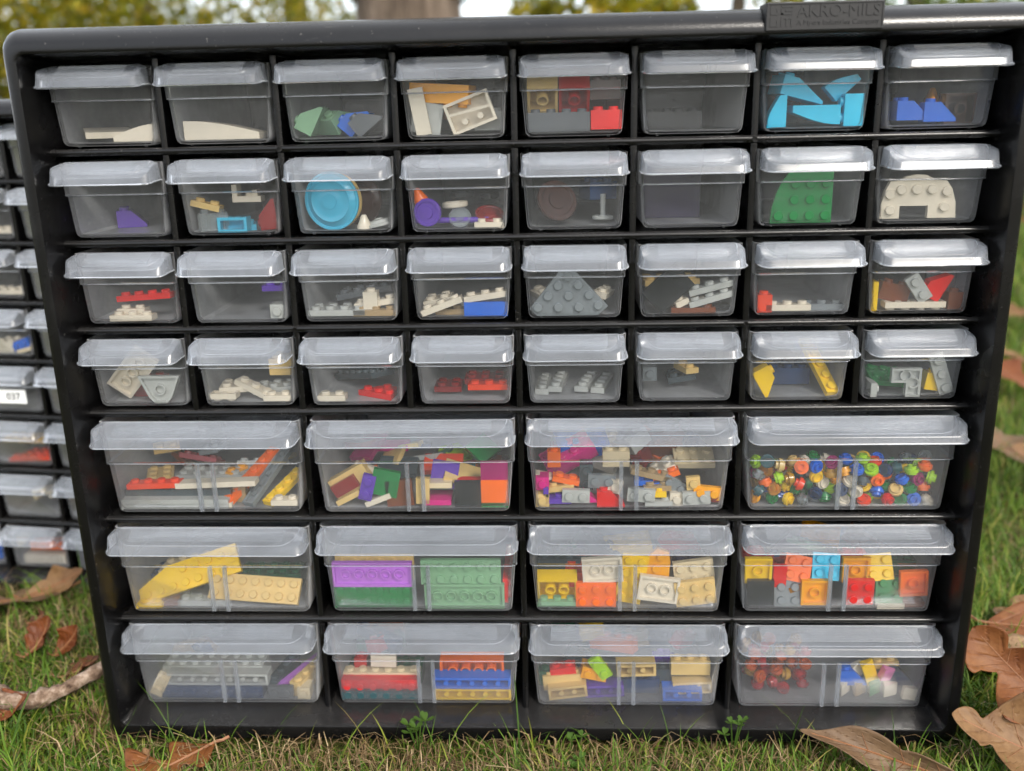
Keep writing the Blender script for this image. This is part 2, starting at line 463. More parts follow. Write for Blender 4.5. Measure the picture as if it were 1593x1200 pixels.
def cabinet44():
    root = empty('drawer_cabinet', Matrix.Translation((0, 0, GZ)))
    tag(root, 'black plastic storage cabinet with forty four frosted drawers, standing in front', 'cabinet')
    obj('frame', FRAME, root); obj('back_panel', BACKM, root)
    zs = [0, -H1, -2*H1, -3*H1, -3*H1-H2, -3*H1-2*H2]
    for z in zs: obj('shelf', SHELF, root, loc=(0, 0, z))
    for r in range(4):
        for k in range(1, 8): obj('divider', DIV1, root, loc=(-W/2 + k*C, 0, -r*H1))
    for r in range(3):
        for k in range(1, 4): obj('divider', DIV2S if r == 2 else DIV2, root, loc=(-W/2 + 2*k*C, 0, (-3*H1-(r+1)*H2) if r < 2 else ZB - 0.0015))
    for z, k in ((0, 2), (0, 6), (-2*H1, 2), (-2*H1, 6), (-3*H1-2*H2, 6)):
        o = obj('rivet', RIVET, root, loc=(-W/2 + k*C, -0.0004, z - 0.0002)); o.rotation_euler = (R(90), 0, 0)
    # small end bracket where each shelf meets the side wall
    mb = MB(); mb.box(-0.0030, 0.0030, 0.000, 0.004, -0.0032, 0.0022); em = mb.mesh('shelf_clip', BLACK)
    for z in zs:
        for s in (-1, 1): obj('shelf_clip', em, root, loc=(s * (W/2 + 0.0012), 0.002, z))
    name_plate(root)
    return root
CAB = cabinet44()

# cabinet of sixty-four small drawers in the background
M64 = Matrix.Translation((-0.583, 0.2506, GZ - 0.0275)) @ Matrix.Rotation(-0.1265, 4, 'Z')
def cabinet64():
    root = empty('drawer_cabinet', M64)
    tag(root, 'second black drawer cabinet standing on the grass behind, cut off by the left edge', 'cabinet')
    obj('frame', FRAME, root); obj('back_panel', BACKM, root)
    for r in range(1, 8): obj('shelf', SHELF, root, loc=(0, 0, H1 - r*PITCH2))
    for r in range(8):
        for k in range(1, 8): obj('divider', DIV64, root, loc=(-W/2 + k*C, 0, H1 - (r+1)*PITCH2))
    mb = MB(); mb.box(0.118, 0.176, -0.0195, -0.004, 0.0482, 0.0622); obj('name_plate', mb.mesh('name_plate', BLACK), root)
cabinet64()

# ------------------------------------------------------------------ drawers
def tray_mesh(hw0, hw1, hw2, hw3, H, zs, top):
    """hollow open-topped tray; mm. hw at bottom, under the step, above the step, at the rim"""
    y1 = 138.0
    def rg(hw, y0, z, r, yb=y1): return rect(hw, y0, yb, z, r, 3)
    o = [rg(hw0 - 4.2, 7.0, 0.0, 2.5, y1 - 4), rg(hw0 - 1.6, 4.0, 0.5, 2.6, y1 - 1.5), rg(hw0 - 0.4, 2.9, 1.9, 2.8), rg(hw0, 2.5, 4.2, 3.0),
         rg(hw1, 2.0, zs - 0.4, 3.2), rg(hw2, 0.9, zs + 0.5, 3.6, y1 + 0.9), rg(hw3, 0.5, top, 3.8, y1 + 1.0)]
    t = 1.0
    i = [rg(hw3 - t, 0.5 + t, top, 3.2, y1), rg(hw2 - t, 0.9 + t, zs + 0.9, 3.0, y1 - .1), rg(hw1 - t, 2.0 + t, zs - 0.1, 2.6, y1 - t), rg(hw0 - t, 2.5 + t, 4.4, 2.4, y1 - t),
         rg(hw0 - 1.9, 4.4, 2.2, 2.0, y1 - 2), rg(hw0 - 4.4, 7.2, 1.2, 1.6, y1 - 5)]
    mb = MB(); mb.rings(o + i, cap0=True, cap1=True)
    me = mb.mesh('tray', FROST, 45, MM)
    me.materials.append(FROST_FRONT)           # thin veil in front; the heavier veil elsewhere paints light onto inner walls
    for p in me.polygons:
        if p.center.y < 0.0052 and p.normal.y * p.normal.y > 0.3 and p.center.z > 0.0012: p.material_index = 1
    return me

def u_path(hw, p, rc, nf=11, n=8, back=0.6):
    """U-shaped line in plan, left to right: straight side, rounded corner, straight front, corner, side"""
    out = [(-hw, back), (-hw, (-p + rc + back) / 2), (-hw, -p + rc)]
    for i in range(1, n + 1):
        t = R(180 + 90 * i / n); out.append((-hw + rc + rc * math.cos(t), -p + rc + rc * math.sin(t)))
    for k in range(1, nf + 1): out.append((-(hw - rc) + 2 * (hw - rc) * k / (nf + 1), -p))
    for i in range(0, n + 1):
        t = R(270 + 90 * i / n); out.append((hw - rc + rc * math.cos(t), -p + rc + rc * math.sin(t)))
    out += [(hw, (-p + rc + back) / 2), (hw, back)]
    return out
def lip_mesh(hw, zt, drop=6.2, p=12.0, rc=9.0):
    """sloping finger lip: flat top inside a rounded crease, shoulder, then a down-turned skirt with tighter corners"""
    def zc(y): return zt - drop * max(0.0, -y / p) ** 1.25
    A = u_path(hw - 2.6, p, rc); B = u_path(hw + 0.7, p + 1.9, 5.4); C_ = u_path(hw + 1.3, p + 2.5, 5.4); D = u_path(hw + 1.7, p + 2.9, 5.4)
    rows = [[], [], [], [], [], [], [], []]
    for (x, y), (bx, by), (cx, cy_), (dx, dy) in zip(A, B, C_, D):
        m = 0.5
        rows[0].append((x * 0.97, 0.6, zt + 0.1))
        ym = (y + 0.6) / 2
        rows[1].append((x * 0.985, ym, zc(ym) + 0.1))
        rows[2].append((x, y, zc(y)))
        rows[3].append((x + (bx - x) * 0.18, y + (by - y) * 0.18, zc(y) - 0.22))
        rows[4].append((x + (bx - x) * 0.85, y + (by - y) * 0.85, zc(y) - 1.0))
        rows[5].append((bx, by, zc(y) - 1.5))
        zb = zc(-p) - 4.8 + 1.3 * (1 + min(0, y) / p)
        rows[6].append((cx, cy_, zb + 0.6))
        rows[7].append((dx, dy, zb))
    mb = MB(); m = len(A)
    v = [q for r in rows for q in r]; f = []
    for j in range(len(rows) - 1):
        for i in range(m - 1): f.append((j*m+i, j*m+i+1, (j+1)*m+i+1, (j+1)*m+i))
    mb.add(v, f)
    me = mb.mesh('lip', FROST_LIP, 60, MM)
    bm = bmesh.new(); bm.from_mesh(me)
    bmesh.ops.solidify(bm, geom=bm.faces[:], thickness=0.9 * MM)
    bmesh.ops.recalc_face_normals(bm, faces=bm.faces)
    bm.to_mesh(me); bm.free()
    me.polygons.foreach_set('use_smooth', [True] * len(me.polygons)); me.set_sharp_from_angle(angle=R(40))
    return me, zc

def edge_mesh(hw, zt, zc, p=12.0, rc=9.0):
    """bead along the lower rim of the lip's skirt"""
    A = u_path(hw - 2.6, p, rc); D = u_path(hw + 1.8, p + 3.0, 5.4)
    mb = MB(); rings = []
    for (x, y), (dx, dy) in zip(A, D):
        z = zc(-p) - 4.9 + 1.3 * (1 + min(0, y) / p)
        side = abs(abs(dx) - (hw + 1.8)) < 0.6
        rings.append([((dx + a, dy, z + b) if side else (dx, dy + a, z + b)) for a, b in ((-.38, 0), (0, -.38), (.38, 0), (0, .38))])
    mb.rings(rings, cap0=True, cap1=True)
    rings = []
    for x, y in A[1:-1]:                       # pale thread added along the crease to paint its sky highlight
        z = zc(y) + 0.02; side = abs(abs(x) - (hw - 2.6)) < 0.6
        rings.append([((x + a, y, z + b) if side else (x, y + a, z + b)) for a, b in ((-.24, 0), (0, -.2), (.24, 0), (0, .2))])
    mb.rings(rings, cap0=True, cap1=True)
    return mb.mesh('rim_and_crease_highlight', FROST_EDGE, 60, MM)

def band_mesh(hw, zs):
    """raised line round the front of the tray where its upper band steps out"""
    mb = MB(); rings = []
    for x, y in [(hw, 40), (hw, 20)] + [(-q[0], q[1] + 1.2) for q in u_path(hw, 0.6, 3.4, back=10)] + [(-hw, 20), (-hw, 40)]:
        side = abs(abs(x) - hw) < 0.4
        rings.append([((x + a, y, zs + b) if side else (x, y + a, zs + b)) for a, b in ((-.30, 0), (0, -.30), (.30, 0), (0, .30))])
    mb.rings(rings, cap0=True, cap1=True)
    return mb.mesh('step_highlight', FROST_EDGE, 60, MM)

def ridge_mesh(hw, zt, zc, p=12.0):
    mb = MB(); n = 9
    for k in range(n):
        y = -1.6 - (p - 4.4) * k / (n - 1)
        z = zc(y); w = hw * 0.68 + (0 if hw > 40 else 0)
        if hw > 40: w = hw - 11
        mb.box(-w, w, y - 0.24, y + 0.24, z - 0.2, z + 0.30)
    return mb.mesh('grip_ridges', FROST_RIDGE, None, MM)

def foot_mesh():
    mb = MB(); mb.lathe([(0, -0.75), (0.5, -0.75), (0.8, 0.0), (0.8, 0.6)], 10)
    return mb.mesh('foot', FROST, 40, MM)
FOOT = foot_mesh()
def rib_mesh(h):
    mb = MB(); mb.box(-0.8, 0.8, 0, 2.2, 0.9, h); mb.box(-1.2, 1.2, -0.3, 0.3, 0.9, h)
    return mb.mesh('divider_rib', FROST_EDGE, None, MM)

ZF = 3.1            # mm, tray bottom above the shelf line
def drawer_kit(small, cell):
    top = cell - 4.6 - ZF
    if small:
        tray = tray_mesh(25.0, 26.3, 27.2, 27.8, 0, top - 17.5, top - 0.6)
        lip, zc = lip_mesh(25.9, top)
        return dict(tray=tray, lip=lip, ridge=ridge_mesh(25.9, top, zc), edge=edge_mesh(25.9, top, zc), band=band_mesh(27.0, top - 17.3), feet=(-18, 18), ribs=None)
    tray = tray_mesh(53.8, 56.0, 57.2, 58.0, 0, top - 26.0, top - 0.6)
    lip, zc = lip_mesh(56.3, top, rc=11.0)
    return dict(tray=tray, lip=lip, ridge=ridge_mesh(56.3, top, zc), edge=edge_mesh(56.3, top, zc, rc=11.0), band=band_mesh(57.0, top - 25.8), feet=(-46, 46), ribs=rib_mesh(top - 27.5))
KS, KL = drawer_kit(True, H1 / MM), drawer_kit(False, H2 / MM)
K64 = drawer_kit(True, PITCH2 / MM)

def drawer(kit, M, label, group):
    root = empty('storage_drawer', M)
    tag(root, label, 'drawer', group)
    t = obj('tray', kit['tray'], root)
    for x in kit['feet']: obj('foot', FOOT, t, loc=(x*MM, 0.0085, 0))
    obj('step_highlight', kit['band'], t)
    l = obj('lip', kit['lip'], root)
    obj('grip_ridges', kit['ridge'], l); obj('rim_and_crease_highlight', kit['edge'], l)
    if kit['ribs']:
        for x in (-4.4, 4.4): obj('divider_rib', kit['ribs'], root, loc=(x*MM, 0.0035, 0))
    return root

ORD = ['first', 'second', 'third', 'fourth', 'fifth', 'sixth', 'seventh', 'eighth']
ROWN = {1: 'top row', 2: 'second row', 3: 'third row', 4: 'fourth row', 5: 'upper wide row', 6: 'middle wide row', 7: 'bottom row'}
DESC = {
 1: ['with flat white wedge pieces', 'with a long white curved piece', 'with sand green and blue slopes', 'with orange and white bricks', 'with tan, red and grey bricks', 'nearly empty and dark', 'with azure slopes', 'with blue slopes'],
 2: ['with one purple slope', 'with a dark red slope and clear bits', 'with a big blue dish', 'with a purple round tile', 'with a dark brown round plate', 'with a dark purple panel', 'with a green quarter round plate', 'with a cream arched plate'],
 3: ['with a tilted red plate', 'with a small grey cube', 'with pale grey and tan plates', 'with white plates and a blue brick', 'with a dark grey triangular plate', 'with black and pale grey pieces', 'with a rusty orange brick', 'with a leaning red slope'],
 4: ['with white and grey flat pieces', 'with a pile of white plates', 'with a red wedge plate', 'with dark red plates', 'with four grey plates seen end on', 'with a few dark pieces', 'with yellow pieces', 'with green and grey plates'],
 5: ['of long grey and orange plates', 'of mixed coloured tiles', 'of small mixed brackets and plates', 'of mixed round studs'],
 6: ['of yellow and tan wing plates', 'of lavender and green plates', 'of orange, white and tan plates', 'of square coloured plates'],
 7: ['of grey and navy long bricks', 'of red, blue and yellow long bricks', 'of tan, purple and blue bricks', 'of see-through rounds and small slopes']}
def cell_origin(r, c):
    """c from 1; bottom centre of the cell at the shelf plane, in cabinet space (metres)"""
    if r <= 4: return (-W/2 + (c - 0.5) * C, -r * H1 + H1 if False else -(r - 1) * H1)
    z = -3*H1 - (r - 4) * H2
    return (-W/2 + (c - 0.5) * 2 * C, z if r < 7 else ZB - 0.0025)
for r in range(1, 8):
    small = r <= 4
    for c in range(1, (8 if small else 4) + 1):
        x, z = cell_origin(r, c)
        dy = random.uniform(-0.0012, 0.0012); dz = 0 if r < 7 else -0.0003
        kit = KS if small else KL
        tw = random.uniform(-0.010, 0.010) if small else random.uniform(-0.004, 0.004)
        M = Matrix.Translation((x, dy, GZ + z + ZF*MM + dz)) @ Matrix.Rotation(tw, 4, 'Z') @ Matrix.Rotation(random.uniform(-.004, .004), 4, 'Y')
        lab = ('small' if small else 'wide') + ' frosted drawer ' + DESC[r][c-1] + ', ' + ORD[c-1] + ' in the ' + ROWN[r]
        drawer(kit, M, lab, ('small' if small else 'wide') + ' drawers of the front cabinet')

# ------------------------------------------------------------------ toy building pieces (mm)
P = 8.0
def stud_geo(mb, x, y, z):
    mb.cyl(x, y, z - 0.05, z + 1.45, 2.45, 2.45, 14, cap0=False, cap1=False)
    mb.cyl(x, y, z + 1.45, z + 1.75, 2.45, 2.15, 14, cap0=False, cap1=True)
STUDM = {}
def stud_mesh(col):
    if col not in STUDM:
        mb = MB(); stud_geo(mb, 0, 0, 0); STUDM[col] = mb.mesh('stud', toy_mat(col), 40, MM)
    return STUDM[col]
TUBEM = {}
def tube_mesh(col, h, pin):
    k = (col, h, pin)
    if k not in TUBEM:
        mb = MB()
        if pin: mb.lathe([(0, 0), (1.6, 0), (1.6, h - 0.9), (0, h - 0.9)], 12)
        else: mb.lathe([(2.4, h - 0.9), (2.4, 0), (3.25, 0), (3.25, h - 0.9)], 16, closed=True)
        TUBEM[k] = mb.mesh('tube', toy_mat(col), 40, MM)
    return TUBEM[k]

def poly_plate(mb, pts, h, inset=1.5):
    """plate of any outline with a hollow underside"""
    n = len(pts)
    area = sum(pts[i][0]*pts[(i+1) % n][1] - pts[(i+1) % n][0]*pts[i][1] for i in range(n))
    if area < 0: pts = pts[::-1]
    inn = []
    for i in range(n):
        ax, ay = pts[i-1]; bx, by = pts[i]; cx, cy_ = pts[(i+1) % n]
        d1 = Vector((bx-ax, by-ay)).normalized(); d2 = Vector((cx-bx, cy_-by)).normalized()
        n1 = Vector((-d1.y, d1.x)); n2 = Vector((-d2.y, d2.x))
        m = n1 + n2; k = inset / max(0.5, (1 + n1.dot(n2)) / 1.0) if m.length > 1e-6 else 0
        inn.append((bx + m.x*k, by + m.y*k))
    ch = 0.22
    rs = [[(x, y, h - 1.0) for x, y in inn], [(x, y, 0) for x, y in inn], [(x, y, 0) for x, y in pts], [(x, y, h) for x, y in pts]]
    mb.rings(rs, cap0=False, cap1=True)
    mb.add([(x, y, h - 1.0) for x, y in inn], [tuple(range(n - 1, -1, -1))])

def rect_pts(nx, ny, ch=0.0):
    a, b = nx*4 - 0.1, ny*4 - 0.1
    return [(-a, -b), (a, -b), (a, b), (-a, b)]
def grid(nx, ny): return [((i - (nx-1)/2)*P, (j - (ny-1)/2)*P) for i in range(nx) for j in range(ny)]

def curve_poly(nx):
    L = nx*8.0; pts = [(-L/2, 0), (L/2, 0), (L/2, 3.4)]
    for i in range(1, 11):
        t = i / 10; pts.append((L/2 - L*0.97*t, 3.4 + 6.2 * math.sin(t * math.pi / 2)))
    pts.append((-L/2, 9.6)); return pts
def slope_poly(nx):
    L = nx*8.0
    if nx == 1: return [(-4, 0), (4, 0), (4, 1.4), (-4, 6.4)]
    return [(-L/2, 0), (L/2, 0), (L/2, 1.5), (-L/2 + 8, 9.6), (-L/2, 9.6)]
def prism(mb, prof, hy):
    n = len(prof)
    mb.rings([[(x, -hy, z) for x, z in prof], [(x, hy, z) for x, z in prof]], cap0=True, cap1=True)

def outline(kind, nx, ny):
    a, b = nx*4.0, ny*4.0
    if kind == 'wedge': return [(-a, -b), (a, -b), (a*0.55, b*0.55), (a*0.3, b), (-a*0.3, b), (-a*0.55, b*0.55)], [(x, y) for x, y in grid(nx, ny) if abs(x) < a*0.5 or y < -b*0.2 and abs(x) < a*0.85]
    if kind == 'wingr': return [(-32, -9), (31, -9), (31, 9), (-12, 9), (-32, 0)], [(-27 + 8*i, -4.6) for i in range(8)] + [(-3 + 8*i, 4.2) for i in range(5)]
    if kind == 'tri': return [(-21, -8), (-17, -12), (16, -12), (21.5, -7), (3.5, 12.5), (-4.5, 12.5)], [(-16.5, -7.2), (-5.4, -7.2), (5.7, -7.2), (16.2, -6.4), (-11, -1), (0.2, -1), (11.2, -0.6), (-5.5, 4.6), (5.4, 4.8), (-0.3, 9.6)]
    if kind == 'quarter': return [(-15.8, -13.5), (-15.2, -6), (-13.2, 2), (-10.4, 8), (-7, 12.5), (-2, 16.5), (15.8, 16.5), (15.8, -13.5)], [(-12, -9.6), (-4, -9.6), (4, -9.6), (12, -9.6), (-4, -1.4), (4, -1.4), (12, -1.4), (-4, 6.8), (4, 6.8), (12, 6.8)]
    if kind == 'arch':
        pts = [(-19.5, -11), (-19.2, -4), (-17.5, 3), (-15, 8), (-9.5, 8.6), (-7, 10.4), (-2, 11.4), (3, 11), (7.5, 8.6), (13.5, 8), (16.5, 4), (18.8, -3), (19.5, -11), (5, -11), (5, -4.6), (-9.5, -4.6), (-9.5, -11)]
        return pts, [(-9.6, 3.8), (-1.8, 3.8), (6.2, 3.8), (13.6, 2.6), (-15.4, 1.5), (-14.6, -6.6), (12.8, -5.2)]
    if kind == 'ell': return [(-8, -8), (8, -8), (8, 8), (0, 8), (0, 0), (-8, 0)], [(-4, -4), (4, -4), (4, 4)]

BODY = {}
def piece_mesh(kind, nx, ny, col, parts):
    """body mesh plus the studs / tubes that are parts of their own; origin at the centre of the body"""
    key = (kind, nx, ny, col, parts)
    if key in BODY: return BODY[key]
    mb = MB(); studs, tubes, h = [], [], 3.2
    ix, iy = int(nx), int(ny)
    if kind in ('plate', 'brick', 'tile'):
        h = 9.6 if kind == 'brick' else 3.2
        poly_plate(mb, rect_pts(nx, ny), h)
        if kind != 'tile': studs = [(x, y, h) for x, y in grid(ix, iy)]
        if ix > 1 and iy > 1: tubes = [(x + 4, y + 4, False) for x, y in grid(ix, iy) if x < ix*4 - 5 and y < iy*4 - 5]
        elif max(ix, iy) > 1: tubes = [((x + 4, y, True) if ix > 1 else (x, y + 4, True)) for x, y in grid(ix, iy) if (x < ix*4 - 5 if ix > 1 else y < iy*4 - 5)]
    elif kind in ('wedge', 'wingr', 'tri', 'quarter', 'arch', 'ell'):
        pts, st = outline(kind, ix, iy); poly_plate(mb, pts, h, 1.3)
        studs = [(x, y, h) for x, y in st]
        if kind == 'ell': tubes = [(-0.2, -4, False), (4, 0.2, False)]
        if kind == 'wedge': tubes = [(0, 0, False)]
    elif kind == 'slope':
        h = 6.4 if ix == 1 else 9.6
        prism(mb, slope_poly(ix), ny*4 - 0.1)
        if ix > 1: studs = [(-ix*4 + 4, (j - (iy-1)/2)*P, 9.6) for j in range(iy)]
    elif kind == 'curve':
        h = 9.6; prism(mb, curve_poly(ix), ny*4 - 0.1)
    elif kind == 'frame':
        h = 8.0; a, b, t = nx*4, ny*4, 1.5
        for q in ((-a, a, -b, -b+t), (-a, a, b-t, b), (-a, -a+t, -b+t, b-t), (a-t, a, -b+t, b-t)): mb.box(q[0], q[1], q[2], q[3], 0, h)
        mb.box(-a + t, a - t, -b + t, b - t, h - 1, h - 0.05)
        mb.add([(-a+t, -1.4*b/4, 0.02), (a-t, -0.2*b/4, 0.02), (a-t, 1.0*b/4-1, 0.02), (-a+t, -0.2*b/4-1, 0.02), (-a+t, -1.4*b/4, 1.5), (a-t, -0.2*b/4, 1.5), (a-t, 1.0*b/4-1, 1.5), (-a+t, -0.2*b/4-1, 1.5)],
               [(0,1,2,3),(7,6,5,4),(0,4,5,1),(1,5,6,2),(2,6,7,3),(3,7,4,0)]) if nx > 2 else None
        tubes = [(-4, b*0.42, True), (4.5, b*0.42, True)] if nx > 2 else []
    elif kind == 'clip':
        h = 9.6; mb.box(-nx*4, nx*4, -4, 4, 0, 3.2); mb.box(-nx*4, -nx*4 + 3.0, -4, 4, 3.2, 9.6); mb.box(nx*4 - 5, nx*4 - 2, -3, 3, 3.2, 6.5)
        studs = [(1.0, 0, 3.2)]
    elif kind == 'cone':
        h = 8.0; mb.lathe([(0, 0), (4, 0), (4, 1.6), (2.0, 6.4), (1.2, 7.9), (0, 8.0)], 16)
    elif kind == 'dish':
        h = ny; r = nx
        mb.lathe([(0, h*0.55), (r*0.35, h*0.55), (r*0.7, h*0.3), (r*0.93, 0), (r, 0), (r, 1.3), (r*0.93, 1.4), (r*0.90, 0.9), (r*0.72, h*0.3 + 1.2), (r*0.70, h*0.3 + 1.7), (r*0.66, h*0.3 + 1.4), (r*0.36, h*0.55 + 1.3), (r*0.26, h*0.55 + 1.4), (r*0.26, h), (0, h)], 40)
    elif kind == 'disc':
        h = ny; r = nx
        mb.lathe([(0, 0), (r - 0.6, 0), (r, 0.5), (r, h - 0.5), (r - 0.5, h), (r*0.78, h), (r*0.74, h - 0.5), (r*0.45, h - 0.5), (r*0.42, h + 0.3), (0, h + 0.3)], 32)
    elif kind == 'bar':
        h = 3.2
        seg = []
        for x in (-nx*4, nx*4): seg.append([(x, 1.6*math.cos(2*math.pi*i/12), 1.6 + 1.6*math.sin(2*math.pi*i/12)) for i in range(12)])
        mb.rings(seg, cap0=True, cap1=True)
    elif kind == 'round':
        h = 3.2
        mb.lathe([(0, 1.0), (2.4, 1.0), (2.4, 0), (3.1, 0), (3.2, 1.3), (4.0, 1.4), (4.0, 3.2), (2.45, 3.2), (2.45, 4.9), (1.6, 4.9), (1.6, 3.3), (0, 3.3)], 16)
    if not parts:
        for s in studs: stud_geo(mb, *s)
        for x, y, pin in tubes:
            n0 = len(mb.v)
            if pin: mb.lathe([(0, 0), (1.6, 0), (1.6, h - 0.9), (0, h - 0.9)], 10)
            else: mb.lathe([(2.4, h - 0.9), (2.4, 0), (3.25, 0), (3.25, h - 0.9)], 12, closed=True)
            for i in range(n0, len(mb.v)): a = mb.v[i]; mb.v[i] = (a[0] + x, a[1] + y, a[2])
        studs, tubes = [], []
    mb.v = [(x, y, z - h/2) for x, y, z in mb.v]
    me = mb.mesh('body', toy_mat(col), 38, MM)
    co = np.array([v.co for v in me.vertices])
    BODY[key] = (me, [(x, y, z - h/2) for x, y, z in studs], [(x, y, p, h) for x, y, p in tubes], co)
    return BODY[key]

KNAME = dict(plate='toy_plate', brick='toy_brick', tile='toy_tile', wedge='wedge_plate', wingr='wing_plate', tri='triangular_plate', quarter='quarter_round_plate', arch='arched_plate', ell='corner_plate',
             slope='slope_brick', curve='curved_slope', frame='hollow_toy_brick', clip='toy_bracket', cone='toy_cone', dish='toy_dish', disc='round_plate', bar='toy_bar', round='round_stud')
KCAT = dict(plate='toy plate', brick='toy brick', tile='toy tile', wedge='toy plate', wingr='toy plate', tri='toy plate', quarter='toy plate', arch='toy plate', ell='toy plate', slope='toy slope', curve='toy slope',
            frame='toy brick', clip='toy bracket', cone='toy cone', dish='toy dish', disc='toy disc', bar='toy bar', round='toy stud')
def rm(ax, a): return Matrix.Rotation(R(a), 3, ax)
BASE = {'U': Matrix.Identity(3), 'D': rm('X', 180), 'F': rm('X', 90), 'B': rm('X', -90), 'R': rm('Y', 90), 'V': rm('Y', 90)}

def put_piece(kind, nx, ny, col, M, label, group=None, parts=False):
    me, studs, tubes, co = piece_mesh(kind, nx, ny, col, parts)
    if parts and (studs or tubes):
        root = empty(KNAME[kind], M)
        obj('body', me, root)
        sm = stud_mesh(col)
        for x, y, z in studs: obj('stud', sm, root, loc=(x*MM, y*MM, z*MM))
        for x, y, p, h in tubes: obj('tube', tube_mesh(col, h, p), root, loc=(x*MM, y*MM, -h/2*MM))
    else:
        root = obj(KNAME[kind], me); root.matrix_world = M
    tag(root, label, KCAT[kind], group)
    return root

FW = 3.6
def in_drawer(orig, u, v, w, Rm, co, hwmax, floor=ZF + 1.35):
    """place a rotated piece: centred at u (mm from the drawer's middle) and v (mm above the shelf), w mm behind the front wall"""
    q = co @ np.array(Rm).T / MM
    y = FW + w - q[:, 1].min()
    z = max(v, floor - q[:, 2].min())
    u = min(max(u, -hwmax - q[:, 0].min()), hwmax - q[:, 0].max())
    return Matrix.Translation((orig[0] + u*MM, orig[1] + y*MM, orig[2] + z*MM)) @ Rm.to_4x4()

